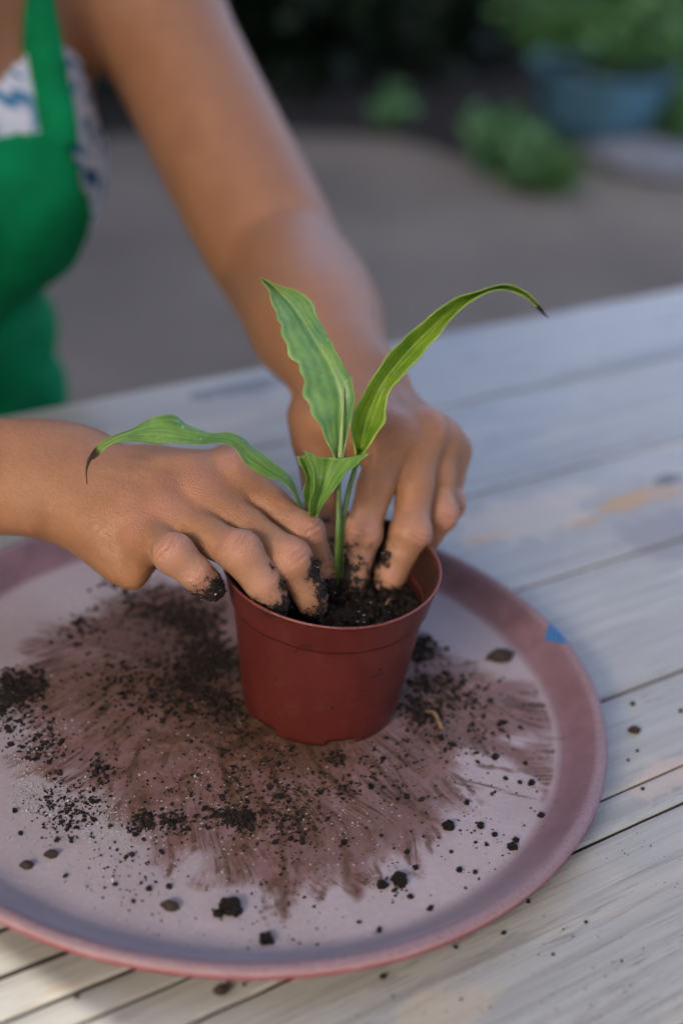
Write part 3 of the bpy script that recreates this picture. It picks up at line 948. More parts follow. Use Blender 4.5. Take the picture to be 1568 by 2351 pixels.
def build_hand(spec, G):
    """spec: wrist, fingers dict name -> (points, radii), thumb, forearm rows, dorsal side sign"""
    W = spec['wrist']; MC = [spec['f'][n][0][0] for n in ('index', 'middle', 'ring', 'pinky')]
    across = nrm(MC[3] - MC[0]); along = nrm((MC[1] + MC[2]) / 2 - W)
    dors = nrm(np.cross(along, across)); dors = dors if dors @ (CAM - W) > 0 else -dors
    palm = G.new()
    # carpal block and metacarpals
    cw = [W + along * .014 + across * o for o in (-.0155, -.005, .0055, .0145)]
    rm = spec.get('rm', (.0108, .0112, .0106, .0102))
    for i, m in enumerate(MC):
        cap(G, palm, cw[i] - dors * .004, m - dors * .001, .0138, rm[i] * .93, .015)
        cap(G, palm, cw[i] - dors * .013, m - dors * .0095 - along * .004, .0125, .0092, .013)     # palm side thickness
    for i in range(3):      # webs between the knuckles
        c = (MC[i] + MC[i + 1]) / 2
        nm = ('index', 'middle', 'ring', 'pinky')
        pa = [spec['f'][q][0] for q in nm[i:i + 2]]
        we = sum(q[0] * .66 + q[1] * .34 for q in pa) / 2
        ecap(G, palm, c - along * .036 - dors * .0015, c - dors * .0025, (.011, .0100), (.0105, .0088), across, .012)
        ecap(G, palm, c - dors * .0025, we - dors * .0035, (.0105, .0088), (.0085, .0050), across, .010)
    # outer and thumb side muscle pads
    cw3 = W + along * .025 + across * .020 - dors * .010
    ell(G, palm, (W + along * .022 + across * .018 - dors * .012) * .52 + (MC[3] - dors * .012) * .48, spec.get('hypo', (.030, .0145, .0150)), (nrm(MC[3] - cw3), across, dors), .016)
    # knuckles and tendons on the back
    pink = []
    for i, m in enumerate(MC):
        r = rm[i]
        s = spec.get('kn', (1, 1, 1, 1))[i]
        ell(G, palm, m + dors * r * .26 * s + along * .000, (r * 1.05, r * .85, r * .80), (along, across, dors), .009)
        cap(G, palm, m + dors * (r * .62) - along * .004, cw[i] + dors * .0088 + along * .016, .0031, .0025, .0055)
        pink.append((m + dors * r, .011))
    # thumb
    T = spec['thumb']; tr = spec.get('thumb_r', (.0150, .0112, .0100, .0078))
    TA = G.new()
    cap(G, TA, T[0], T[1], tr[0], tr[1] * 1.05, .006); cap(G, TA, T[1], T[2], tr[1], tr[2] * .95, .005); cap(G, TA, T[2], T[3], tr[2], tr[3], .004)
    ell(G, TA, T[0] * .5 + T[1] * .5 - dors * .002, (.026, .0165, .0155), (nrm(T[1] - T[0]), nrm(np.cross(T[1] - T[0], dors)), dors), .010)
    # thumb web
    cap(G, palm, T[1] * .75 + T[0] * .25, MC[0] - along * .016 - dors * .008, .0075, .0075, .014)
    palm = smin(palm, TA, .010)
    # wrist and forearm
    fr = spec['forearm']
    limb(G, palm, fr, spec['fw'], n=16, k=.010)
    if 'ulna' in spec: ell(G, palm, spec['ulna'], (.0095, .0085, .008), (along, across, dors), .012)
    res = palm.copy()
    creases = []; tips = []
    for n in ('index', 'middle', 'ring', 'pinky'):
        P, R = spec['f'][n]
        FA, kn = finger(G, None, P, R, dors)
        res = np.minimum(res, smin(palm, FA, .0065))
        creases += kn; tips.append((P[3], nrm(P[3] - P[2])))
        pink += [(kn[0][0], .0095), (kn[1][0], .006)]
    V, Fc = surface(res, G)
    # attributes
    pk = np.zeros(len(V)); cr = np.zeros(len(V)); dirt = np.full(len(V), -.6)
    for c, r in pink: pk = np.maximum(pk, np.exp(-((np.linalg.norm(V - c, axis=1) / r) ** 2)))
    for ci, (c, ax, sd) in enumerate(creases):
        q = V - c; a = q @ ax; s = q @ sd; rr = np.linalg.norm(q, axis=1)
        wob = .0005 * np.sin(s * 480 + c[0] * 900) + 14 * s * s
        wave = np.zeros(len(V))
        for o, amp in ((-.0030, .6), (.0001, 1.), (.0031, .8), (.0058, .4)):
            wave = np.maximum(wave, amp * np.exp(-(((a + wob - o * (1 + .1 * np.cos(s * 300))) / .00075) ** 2)))
        cr = np.maximum(cr, wave * (.55 if ci % 2 == 0 else .16) * np.clip(1.15 - rr / .0080, 0, 1))
    for c, r, amt in spec['dirt']:
        amt += .12; r *= 1.1
        d = np.linalg.norm(V - c, axis=1)
        dirt = np.maximum(dirt, np.where(d < r * 2.2, amt - (d / r) * .62, -.6))
    pale = np.zeros(len(V))
    for n in ('index', 'middle', 'ring', 'pinky'):
        P, R = spec['f'][n]
        for a, b, w0, w1 in ((P[0] * .3 + P[1] * .7, P[1], .0, .7), (P[1], P[2], .7, 1.), (P[2], P[3], 1., 1.)):
            ab = b - a; t = np.clip(((V - a) @ ab) / (ab @ ab), 0, 1)
            d = np.linalg.norm(V - a - t[:, None] * ab, axis=1)
            pale = np.maximum(pale, (w0 + (w1 - w0) * t) * np.clip(1.6 - d / .011, 0, 1))
    return V, Fc, pk, cr, dirt, dors, tips, along, across, pale


FR = {'index': (.0108, .0091, .0082, .0068), 'middle': (.0111, .0093, .0084, .0070), 'ring': (.0106, .0089, .0080, .0066), 'pinky': (.0097, .0081, .0072, .0060)}
# --- the hand on the left of the picture (her right hand), fingers into the soil
R_ = dict(
    wrist=at(122, 1096, .727),
    f={'index': ([at(540, 1092, .726), at(698, 1226, .713), at(733, 1304, .722), at(744, 1376, .736)], FR['index']),
       'middle': ([at(468, 1142, .716), at(664, 1284, .694), at(704, 1352, .703), at(718, 1392, .709)], tuple(v * 1.05 for v in FR['middle'])),
       'ring': ([at(392, 1193, .709), at(552, 1268, .680), at(602, 1336, .684), at(632, 1384, .690)], tuple(v * 1.05 for v in FR['ring'])),
       'pinky': ([at(326, 1228, .708), at(400, 1272, .676), at(452, 1318, .678), at(487, 1350, .684)], tuple(v * 1.05 for v in FR['pinky']))},
    thumb=[at(225, 1085, .745), at(390, 1120, .768), at(520, 1190, .772), at(630, 1250, .770)],
)
re_ = at(-820, 1010, .79)
R_['forearm'] = [(*p, a, b) for p, a, b in ((at(200, 1108, .732), .0270, .0165), (at(105, 1094, .729), .0262, .0185), (at(0, 1094, .732), .0268, .0200), (at(-160, 1090, .738), .0300, .0235), (at(-420, 1065, .758), .0385, .034), (re_, .041, .038))]
R_['fw'] = nrm(at(110, 1220, .715) - at(110, 980, .732))
R_['ulna'] = at(62, 1150, .718)
R_['dirt'] = [(at(490, 1358, .682), .0095, .95), (at(455, 1345, .682), .006, .35),
              (at(640, 1392, .688), .0075, .95), (at(600, 1385, .684), .0075, .62), (at(648, 1345, .682), .006, .66), (at(628, 1300, .679), .005, .5),
              (at(722, 1395, .704), .0075, .80), (at(722, 1310, .694), .0062, .95), (at(738, 1350, .700), .0068, .85), (at(680, 1385, .704), .006, .75), (at(668, 1272, .686), .005, .22),
              (at(745, 1370, .725), .013, .9), (at(728, 1290, .716), .010, .55), (at(700, 1215, .706), .006, .12)]
# --- the hand on the right of the picture (her left hand), hanging into the pot
L_ = dict(
    wrist=at(795, 868, .812),
    f={'index': ([at(893, 1012, .752), at(831, 1226, .736), at(807, 1322, .736), at(795, 1394, .742)], tuple(v * 1.0 for v in FR['index'])),
       'middle': ([at(962, 1000, .762), at(942, 1222, .742), at(896, 1314, .748), at(868, 1364, .756)], tuple(v * 1.04 for v in FR['middle'])),
       'ring': ([at(1003, 1014, .776), at(1008, 1180, .762), at(965, 1252, .772), at(935, 1310, .782)], tuple(v * .98 for v in FR['ring'])),
       'pinky': ([at(1026, 1038, .792), at(1028, 1158, .782), at(988, 1214, .793), at(965, 1262, .803)], FR['pinky'])},
    thumb=[at(745, 905, .808), at(722, 1020, .788), at(742, 1170, .764), at(758, 1320, .742)],
    thumb_r=(.0140, .0108, .0098, .0080),
)
elb = at(655, 620, 1.02); lsh = at(292, -95, 1.12)
L_['forearm'] = [(*p, a, b) for p, a, b in ((at(835, 915, .795), .0270, .0160), (at(788, 862, .815), .0262, .0185), (at(762, 812, .840), .0300, .0235), (at(728, 745, .888), .0395, .0360), (at(698, 680, .955), .0425, .0415), (elb, .0435, .0445))]
L_['fw'] = nrm(at(890, 830, .80) - at(675, 900, .81))
L_['ulna'] = at(868, 858, .812)
L_['dirt'] = [(at(800, 1392, .738), .0085, .55), (at(770, 1260, .735), .011, .72), (at(775, 1330, .735), .010, .75), (at(880, 1372, .748), .009, .8), (at(875, 1270, .742), .0085, .75), (at(868, 1330, .748), .009, .7),
              (at(758, 1320, .736), .018, .9), (at(745, 1200, .755), .012, .5), (at(930, 1330, .775), .02, .8)]
L_['rm'] = (.0112, .0116, .0108, .0098)
L_['kn'] = (2.3, 2.2, 1.9, 1.8)
R_['kn'] = (1.5, 1.5, 1.2, 1.0)

person = empty('person', (-0.42, 1.16, 0.40))
tag(person, 'person in a green apron and floral top pressing soil with both hands', 'person')

GH = 0.00115


def grid_for(pts, mg, h):
    p = np.array(pts); return Grid(p.min(0) - mg, p.max(0) + mg, h)


def hand_pts(S, cut):
    pts = [S['wrist'], *S['thumb'], cut]
    for n in S['f'].values(): pts += n[0]
    return pts


rcut = at(-150, 1090, .738); lcut = at(731, 750, .882)
GR = grid_for(hand_pts(R_, rcut), .030, GH); GL = grid_for(hand_pts(L_, lcut), .042, GH)
HR = build_hand(R_, GR); HL = build_hand(L_, GL)
r_ax = nrm(at(-420, 1065, .758) - at(0, 1094, .732)); l_ax = nrm(at(692, 680, .955) - at(788, 862, .815))

# --- arms and torso at a coarser step
lsh_c, rsh_c = lsh, at(-885, -10, .92)
mid_sh = (lsh_c + rsh_c) / 2
side = nrm((rsh_c - lsh_c) * np.array([1, 1, 0]))
face = np.array([-side[1], side[0], 0]); face = face if face[1] < 0 else -face
GB = Grid((-0.72, 0.62, 0.36), (0.06, 1.42, 1.24), .0058)
B = GB.new()
hip = np.array([mid_sh[0], mid_sh[1], 0]) - face * .13


def tors(z, fwd, w, d): return (*(np.array([hip[0], hip[1], 0]) + face * fwd + np.array([0, 0, z])), w, d)


TORSO = [tors(.36, .02, .165, .120), tors(.52, .00, .170, .115), tors(.66, .036, .132, .094), tors(.76, .064, .122, .089), tors(.87, .100, .142, .100), tors(.96, .112, .150, .090), tors(1.02, .110, .125, .070)]
limb(GB, B, TORSO, side, n=20, k=.02)
TB = GB.new(); TB[:] = B
# neck, breasts
cap(GB, B, mid_sh + np.array([0, 0, .0]) - face * .01, mid_sh + face * .03 + np.array([0, 0, .17]), .062, .052, .05, .06)
for s in (-1, 1):
    c = np.array([hip[0], hip[1], 0]) + face * .175 + side * .070 * s + np.array([0, 0, .875])
    for A in (B, TB): ell(GB, A, c, (.062, .058, .066), (side, face, np.array([0, 0, 1.])), .05, .05)
AR = GB.new(); FO = GB.new()
limb(GB, AR, [(*p, r, r) for p, r in ((lsh_c + np.array([0, 0, .0]), .052), (at(405, 130, 1.10), .0490), (at(527, 375, 1.06), .0480), (elb, .0455))], np.array([0, 0, 1.]), n=14, k=.01)
limb(GB, FO, L_['forearm'], L_['fw'], n=16, k=.010)
limb(GB, AR, [(*p, r, r) for p, r in ((rsh_c, .052), (rsh_c * .5 + re_ * .5, .047), (re_, .042))], np.array([0, 0, 1.]), n=12, k=.01)
limb(GB, AR, R_['forearm'], R_['fw'], n=16, k=.010)
AR = smin(AR, FO, .005)
B = smin(B, AR, .022)
for s, c in ((1, rsh_c), (-1, lsh_c)):
    cap(GB, B, c + np.array([0, 0, .0]), mid_sh + np.array([0, 0, .035]), .055, .058, .05, .05)
VB, FB = surface(B, GB)
mk = ~((((VB - rcut) @ r_ax) < 0) & (np.linalg.norm(VB - rcut, axis=1) < .35) & (VB[:, 1] < 0.735) & (VB[:, 0] > rcut[0] - .02)) & ~((((VB - lcut) @ l_ax) < 0) & (np.linalg.norm(VB - lcut, axis=1) < .35) & (VB[:, 0] > -.1) & (VB[:, 1] < 0.93))
VB2, FB2, _ = keep(VB, FB, mk)
Vr, Fr, ur = keep(HR[0], HR[1], ((HR[0] - rcut) @ r_ax) < .016)
Vl, Fl, ul = keep(HL[0], HL[1], ((HL[0] - lcut) @ l_ax) < .016)
Vall = np.vstack([VB2, Vr, Vl]); Fall = np.vstack([FB2, Fr + len(VB2), Fl + len(VB2) + len(Vr)])
z0 = np.zeros(len(VB2))
PO = np.array(person.location)
body = mesh_obj('body', Vall - PO, Fall, SKIN, person)
attr(body, 'pink', np.concatenate([z0, HR[2][ur], HL[2][ul]]))
attr(body, 'pale', np.concatenate([z0, HR[9][ur], HL[9][ul]]))
attr(body, 'crease', np.concatenate([z0, HR[3][ur], HL[3][ul]]))
attr(body, 'dirt', np.concatenate([z0 - .6, HR[4][ur], HL[4][ul]]))


# --- nail of the finger that meets the soil on the right
def nail(tip, along, dors, w, l, name='fingernail'):
    s = nrm(np.cross(along, dors)); V = []; Fc = []
    for i in range(7):
        for j in range(7):
            u = (i - 3) / 3; v = j / 6
            V.append(tip + s * u * w * (1 - .25 * v ** 3) + along * (v - .6) * l + dors * (.0062 - .0022 * u * u - .0016 * v * v) - PO)
    for i in range(6):
        for j in range(6): Fc.append((i * 7 + j, i * 7 + j + 1, i * 7 + j + 8, i * 7 + j + 7))
    o = mesh_obj(name, V, Fc, NAIL, person)
    m = o.modifiers.new('t', 'SOLIDIFY'); m.thickness = .0006


NAIL = mat_simple('fingernail', (0.50, 0.29, 0.27), 0.3, 0.1, 200, 0.05)
tp, tdir = HL[6][0]
nail(tp, nrm(tdir), nrm((CAM - tp) - tdir * ((CAM - tp) @ tdir)), .0048, .011)


# --- clothes: sheets laid over the torso surface
def garment(name, mat, cond, off, fold, thick, seedn):
    V, Fc = surface(TB, GB)
    q = V - np.array([hip[0], hip[1], 0])
    s = q @ side; f = q @ face; z = V[:, 2]
    V2, F2, used = keep(V, Fc, cond(s, f, z))
    me = mesh_obj(name, V2 - PO, F2, mat, person)
    no = np.zeros(len(V2) * 3, np.float32); me.data.vertices.foreach_get('normal', no); no = no.reshape(-1, 3)
    s, f, z = s[used], f[used], z[used]
    fo = fold * (np.sin(s * 55 + 9 * np.sin(z * 9) + seedn) * np.clip((.84 - z) / .2, 0, 1) + .7 * np.sin(z * 60 + s * 30) * np.exp(-((z - .775) / .045) ** 2))
    co = V2 - PO + no * (off + fo)[:, None]
    me.data.vertices.foreach_set('co', co.astype(np.float32).ravel()); me.data.update()
    m = me.modifiers.new('smooth', 'SMOOTH'); m.factor = .5; m.iterations = 2
    m = me.modifiers.new('thick', 'SOLIDIFY'); m.thickness = thick; m.offset = 1
    return me


garment('floral_top', FLORAL, lambda s, f, z: (z > .78) & (z < .985 - .55 * np.abs(np.abs(s) - .085)) & ~((z > .90) & (np.abs(s) > .125)), .0015, .001, .0015, 1)
apron = garment('apron', APRON, lambda s, f, z: (f > .02) & (np.abs(s) < np.where(z > .80, .098 - .35 * np.clip(z - .86, 0, 1), .15)) & (z < .922), .010, .014, .002, 2)


TV = surface(TB, GB)[0]; _q = TV - CAM; _d = _q @ FWD
TPX = np.stack([CX + (_q @ RIGHT) / _d * FPX, CY - (_q @ UP) / _d * FPX], -1)


def chest(x, y, lift=.008):
    m = np.hypot(TPX[:, 0] - x, TPX[:, 1] - y) < 22
    return at(x, y, _d[m].min() - lift) if m.any() else at(x, y, 1.05)


def strap_front():
    S = spline([chest(135, 340), chest(128, 270), chest(112, 190), chest(95, 100), chest(78, 10), chest(62, -70), mid_sh - side * .065 + np.array([0, 0, .05])], 26); V = []; Fc = []
    ws = nrm(RIGHT * .95 + UP * .1)
    for p in S:
        for u in (-.5, 0, .5): V.append(p + ws * u * .031 - FWD * (.004 if u == 0 else 0) - PO)
    for i in range(25):
        for j in range(2): Fc.append((i * 3 + j, i * 3 + j + 1, i * 3 + j + 4, i * 3 + j + 3))
    o = mesh_obj('apron_strap', V, Fc, APRON, apron)
    m = o.modifiers.new('t', 'SOLIDIFY'); m.thickness = .003


def strap(s0):
    rows = []
    for z, f, s in ((.895, .245, .085), (.93, .238, .083), (.965, .222, .080), (1.0, .200, .076), (1.035, .165, .070), (1.065, .11, .064), (1.07, .03, .055)):
        rows.append(np.array([hip[0], hip[1], 0]) + face * f + side * s * s0 + np.array([0, 0, z]))
    S = spline(rows, 24); V = []; Fc = []
    for p in S:
        for u in (-.5, 0, .5): V.append(p + side * u * .030 * s0 + face * (.004 if u == 0 else 0) - PO)
    for i in range(23):
        for j in range(2): Fc.append((i * 3 + j, i * 3 + j + 1, i * 3 + j + 4, i * 3 + j + 3))
    o = mesh_obj('apron_strap', V, Fc, APRON, apron)
    m = o.modifiers.new('t', 'SOLIDIFY'); m.thickness = .003
    return o


strap(1); strap_front()
# @@PART3@@
# ------------------------------------------------------------------ the young plant
def tube(name, rows, mat, parent, PO_=None, n=24, seg=8):
    """rows: point + radius"""
    S = spline(rows, n); V = []; Fc = []
    prev = np.array([1., 0, 0])
    for i, s in enumerate(S):
        t = nrm(S[min(i + 1, n - 1), :3] - S[max(i - 1, 0), :3])
        a = nrm(prev - t * (prev @ t)); b = np.cross(t, a); prev = a
        for k in range(seg):
            q = 2 * math.pi * k / seg
            V.append(s[:3] + max(s[3], 1e-5) * (a * math.cos(q) + b * math.sin(q)) - (PO_ if PO_ is not None else 0))
    for i in range(n - 1):
        for k in range(seg):
            Fc.append((i * seg + k, i * seg + (k + 1) % seg, (i + 1) * seg + (k + 1) % seg, (i + 1) * seg + k))
    Fc.append(tuple(range(seg))[::-1]); Fc.append(tuple((n - 1) * seg + k for k in range(seg)))
    return mesh_obj(name, V, Fc, mat, parent)


def leaf(L, Mi, Rr, mat, parent, PO_, wave=.0012, nf=5, seed=0, n=48, m=15, dry=0.0):
    Ls = spline([at(*p) for p in L], n); Ms = spline([at(*p) for p in Mi], n); Rs = spline([at(*p) for p in Rr], n)
    V = []; U = []; W = []
    for i in range(n):
        v = i / (n - 1)
        t = nrm(Ms[min(i + 1, n - 1)] - Ms[max(i - 1, 0)])
        sd = Rs[i] - Ls[i]; wd = np.linalg.norm(sd)
        nn = nrm(np.cross(sd + 1e-7, t)); nn = nn if nn @ (CAM - Ms[i]) > 0 else -nn
        for j in range(m):
            u = 2 * j / (m - 1) - 1
            p = Ls[i] * (u * (u - 1) / 2) + Ms[i] * (1 - u * u) + Rs[i] * (u * (u + 1) / 2)
            sc = 1 + .055 * math.sin(nf * 2.1 * 6.28 * v + seed * 3 + (2.1 if u > 0 else 0)) * min(1, wd / .012)
            p = Ms[i] + (p - Ms[i]) * (1 + (sc - 1) * abs(u))
            a = wave * min(1, wd / .012) * abs(u) ** 2.2
            p = p + nn * a * math.sin(nf * 6.28 * v + seed + (1.7 if u > 0 else 0) + 2.2 * math.sin(3 * v + seed))
            p = p + nn * (.00045 * math.sin(u * 9.4) * min(1, wd / .015) - .0008 * math.exp(-(u / .09) ** 2) * min(1, wd / .01))
            V.append(p - PO_); U.append(u); W.append(v)
    Fc = [(i * m + j, (i + 1) * m + j, (i + 1) * m + j + 1, i * m + j + 1) for i in range(n - 1) for j in range(m - 1)]
    global _last
    o = _last = mesh_obj('leaf', V, Fc, mat, parent)
    attr(o, 'u', U); attr(o, 'v', W); attr(o, 'dry', np.full(len(U), dry))
    s = o.modifiers.new('t', 'SOLIDIFY'); s.thickness = .00055; s.offset = 0
    return o


RIB = mat_simple('pale_midrib', (0.26, 0.36, 0.11), 0.45, 0.1, 120)
PB = onz(770, 1362, SOIL_Z)
plant = empty('potted_seedling', tuple(PB))
tag(plant, 'young green plant with four wavy leaves held upright in the red pot', 'plant')


def dz(pts, ds): return [(x, y, d) for (x, y), d in zip(pts, ds)]


# tall blade facing the camera
dA = [.690, .690, .690, .692, .696, .701, .707, .713]
leaf(dz([(771, 1060), (740, 990), (702, 918), (690, 850), (656, 795), (640, 735), (622, 685), (597, 637)], [d - .003 for d in dA]),
     dz([(778, 1060), (782, 985), (784, 905), (758, 835), (722, 775), (690, 722), (652, 678), (597, 637)], [d + .003 for d in dA]),
     dz([(785, 1060), (803, 975), (813, 912), (797, 850), (764, 800), (740, 742), (692, 678), (600, 636)], [d - .002 for d in dA]), LEAF_BLUE, plant, PB, .0024, 4.6, .4)
dB = [.697, .699, .702, .706, .711, .717, .722, .728, .733, .738]
leaf(dz([(816, 1045), (808, 965), (846, 882), (902, 803), (972, 737), (1043, 687), (1100, 667), (1160, 654), (1207, 669), (1246, 714)], [d - .004 for d in dB]),
     dz([(824, 1045), (842, 968), (872, 893), (924, 822), (984, 760), (1050, 699), (1104, 671), (1160, 659), (1205, 675), (1245, 716)], [d + .006 for d in dB]),
     dz([(831, 1045), (882, 970), (890, 908), (944, 842), (998, 780), (1056, 711), (1108, 677), (1160, 665), (1203, 682), (1243, 717)], [d - .005 for d in dB]), LEAF_LIME, plant, PB, .0020, 5.5, 1.3, dry=1)
LEAF_B = _last
dC = [.716, .710, .704, .699, .696, .693, .690, .687, .684, .681, .679]
leaf(dz([(705, 1184), (674, 1110), (630, 1066), (587, 1024), (541, 999), (490, 996), (436, 971), (385, 954), (320, 974), (255, 1004), (210, 1044)], [d + .004 for d in dC]),
     dz([(701, 1185), (666, 1114), (618, 1080), (571, 1046), (532, 1013), (488, 1006), (437, 1000), (385, 988), (322, 992), (258, 1014), (211, 1048)], dC),
     dz([(697, 1186), (657, 1118), (609, 1090), (563, 1064), (528, 1026), (489, 1013), (439, 1022), (385, 1019), (324, 1010), (261, 1025), (212, 1052)], [d - .002 for d in dC]), LEAF_MID, plant, PB, .0020, 4.5, 2.0, dry=1)
LEAF_C = _last
dD = [.716, .700, .688, .682, .679, .690]
leaf(dz([(713, 1204), (711, 1160), (722, 1110), (713, 1066), (698, 1033), (742, 1062)], [d - .002 for d in dD]),
     dz([(717, 1204), (729, 1160), (746, 1113), (760, 1072), (768, 1054), (768, 1085)], [d + .004 for d in dD]),
     dz([(720, 1204), (746, 1150), (788, 1096), (822, 1064), (846, 1037), (792, 1068)], [d - .004 for d in dD]), LEAF_MID, plant, PB, .001, 2.4, .2, 30)
leaf(dz([(711, 1185), (697, 1135), (703, 1098), (692, 1066), (683, 1051), (690, 1068)], [d + .006 for d in dD]),
     dz([(713, 1185), (711, 1135), (712, 1098), (702, 1064), (692, 1049), (694, 1070)], [d + .009 for d in dD]),
     dz([(716, 1185), (725, 1135), (723, 1095), (712, 1062), (702, 1044), (698, 1072)], [d + .005 for d in dD]), LEAF_MID, plant, PB, .0016, 3.4, 1.2, 30)
tube('petiole', [(*at(778, 1064, .692), .0012), (*at(777, 1150, .697), .0013), (*at(775, 1250, .704), .0014), (*(PB + (0, 0, -.004)), .0017)], STEM, plant, PB)
tube('petiole', [(*at(824, 1050, .699), .0012), (*at(800, 1130, .704), .0013), (*at(784, 1230, .709), .0014), (*(PB + (.003, .003, -.004)), .0016)], STEM, plant, PB)
tube('petiole', [(*at(701, 1183, .716), .0011), (*at(716, 1230, .719), .0013), (*at(742, 1300, .720), .0016), (*(PB + (-.002, .002, -.004)), .0022)], STEM, plant, PB)
tube('petiole', [(*at(717, 1200, .716), .0012), (*at(728, 1240, .717), .0013), (*at(748, 1300, .716), .0016), (*(PB + (-.001, .001, -.004)), .0022)], STEM, plant, PB)
tube('petiole', [(*at(788, 890, .6915), .0006), (*at(786, 960, .689), .0009), (*at(781, 1040, .689), .0012), (*at(778, 1066, .691), .0014)], RIB, plant, PB)
DRY = mat_simple('dried_leaf_tip', (0.035, 0.018, 0.010), 0.8, 0.2, 300)
tube('dried_tip', [(*at(212, 1047, .679), .0010), (*at(205, 1058, .679), .0009), (*at(199, 1082, .679), .0004), (*at(201, 1112, .679), .0002)], DRY, LEAF_C, PB)
tube('dried_tip', [(*at(1244, 714, .738), .0009), (*at(1249, 722, .738), .0006), (*at(1260, 731, .739), .0001)], DRY, LEAF_B, PB)
tube('root', [(*(onz(880, 1400, SOIL_Z) + (0, 0, .001)), .0005), (*(onz(892, 1390, SOIL_Z) + (0, 0, .0035)), .0006), (*(onz(900, 1382, SOIL_Z) + (0, 0, .0015)), .0004)], TWIG, plant, PB)

# ------------------------------------------------------------------ loose soil
ICO_V = None
_bm = bmesh.new(); bmesh.ops.create_icosphere(_bm, subdivisions=1, radius=1.0)
ICO_V = np.array([v.co[:] for v in _bm.verts]); ICO_F = np.array([[v.index for v in f.verts] for f in _bm.faces]); _bm.free()


def rand_rot(n):
    q = rng.normal(size=(n, 4)); q /= np.linalg.norm(q, axis=1)[:, None]
    w, x, y, z = q.T
    return np.stack([1 - 2 * (y * y + z * z), 2 * (x * y - z * w), 2 * (x * z + y * w), 2 * (x * y + z * w), 1 - 2 * (x * x + z * z), 2 * (y * z - x * w),
                     2 * (x * z - y * w), 2 * (y * z + x * w), 1 - 2 * (x * x + y * y)], -1).reshape(-1, 3, 3)


def grains(name, P, S, mat, flat=.7, parent=None, off=None):
    """crumbs as one mesh: P centres, S radii"""
    n = len(P)
    if off is not None: P = P - off
    V = ICO_V[None] * (1 + rng.uniform(-.38, .38, (n, len(ICO_V), 1)))
    V = V * rng.uniform(.6, 1.3, (n, 1, 3))
    V = np.einsum('nij,nkj->nki', rand_rot(n), V)
    V[:, :, 2] *= flat
    V = V * S[:, None, None] + P[:, None, :]
    Fc = (ICO_F[None] + (np.arange(n) * len(ICO_V))[:, None, None]).reshape(-1, 3)
    return mesh_obj(name, V.reshape(-1, 3), Fc, mat, parent, smooth=False)


GRAIN_Z = TZ + .0006


def in_tray(x, y, r=.166): return np.hypot(x, y) < r


def off_pot(x, y): return np.hypot(x - pcx, y - pcy) > RB + .001


# crumbs follow the swept soil
w = (SMEAR ** 1.6).ravel(); w /= w.sum()
NG = 3600
pick = rng.choice(SW_N * SW_N, NG, p=w)
px1 = GX.ravel()[pick] + rng.normal(0, .0008, NG); py1 = GY.ravel()[pick] + rng.normal(0, .0008, NG)
PT = [(px1, py1, np.exp(rng.normal(-8.1, .5, NG)))]
for (x, y, rx, n, mu) in [(40, 1585, 55, 620, -7.25), (20, 1660, 50, 200, -7.5), (100, 1710, 50, 160, -7.4), (180, 1870, 60, 260, -7.6), (240, 1770, 35, 110, -7.4), (130, 1840, 60, 220, -7.7),
                          (440, 1430, 60, 520, -7.15), (480, 1520, 60, 560, -7.1), (350, 1390, 70, 260, -7.2), (280, 1330, 40, 120, -7.2), (190, 1440, 50, 100, -7.2), (410, 1590, 80, 420, -7.3), (530, 1620, 50, 260, -7.3), (300, 1560, 90, 260, -7.4),
                          (330, 1890, 30, 130, -7.4), (400, 1890, 30, 140, -7.4), (550, 1880, 32, 170, -7.3), (500, 1875, 30, 110, -7.5), (290, 1990, 90, 90, -7.7), (640, 1870, 60, 140, -7.6), (690, 1910, 60, 110, -7.6),
                          (960, 1490, 35, 260, -7.2), (1000, 1580, 60, 260, -7.3), (960, 1640, 40, 220, -7.25), (1060, 1600, 60, 160, -7.3), (1100, 1680, 80, 90, -7.4), (770, 1740, 20, 60, -7.4), (880, 1760, 90, 160, -7.6), (1020, 1700, 50, 80, -7.5),
                          (790, 1810, 30, 60, -7.6), (700, 1800, 120, 240, -7.7), (560, 1790, 130, 300, -7.7), (900, 2030, 40, 30, -7.7), (640, 2000, 300, 260, -7.9), (1100, 1900, 130, 120, -7.9), (500, 2120, 250, 110, -8.0)]:
    r = np.abs(tray_xy(x + rx, y)[0] - tray_xy(x, y)[0]); cx, cy = tray_xy(x, y)
    PT.append((cx + rng.normal(0, r * .62, n), cy + rng.normal(0, r * .75, n), np.exp(rng.normal(mu, .48, n))))
X = np.concatenate([p[0] for p in PT]); Y = np.concatenate([p[1] for p in PT]); S = np.concatenate([p[2] for p in PT])
S = np.clip(S, .00015, .0021)
m = in_tray(X, Y) & off_pot(X, Y); X, Y, S = X[m], Y[m], S[m]
o = grains('scattered_soil', np.stack([X + TC[0], Y + TC[1], GRAIN_Z + S * .3], -1), S, SOIL)
tag(o, 'fine black soil crumbs strewn over the tray around the pot', 'soil', kind='stuff')

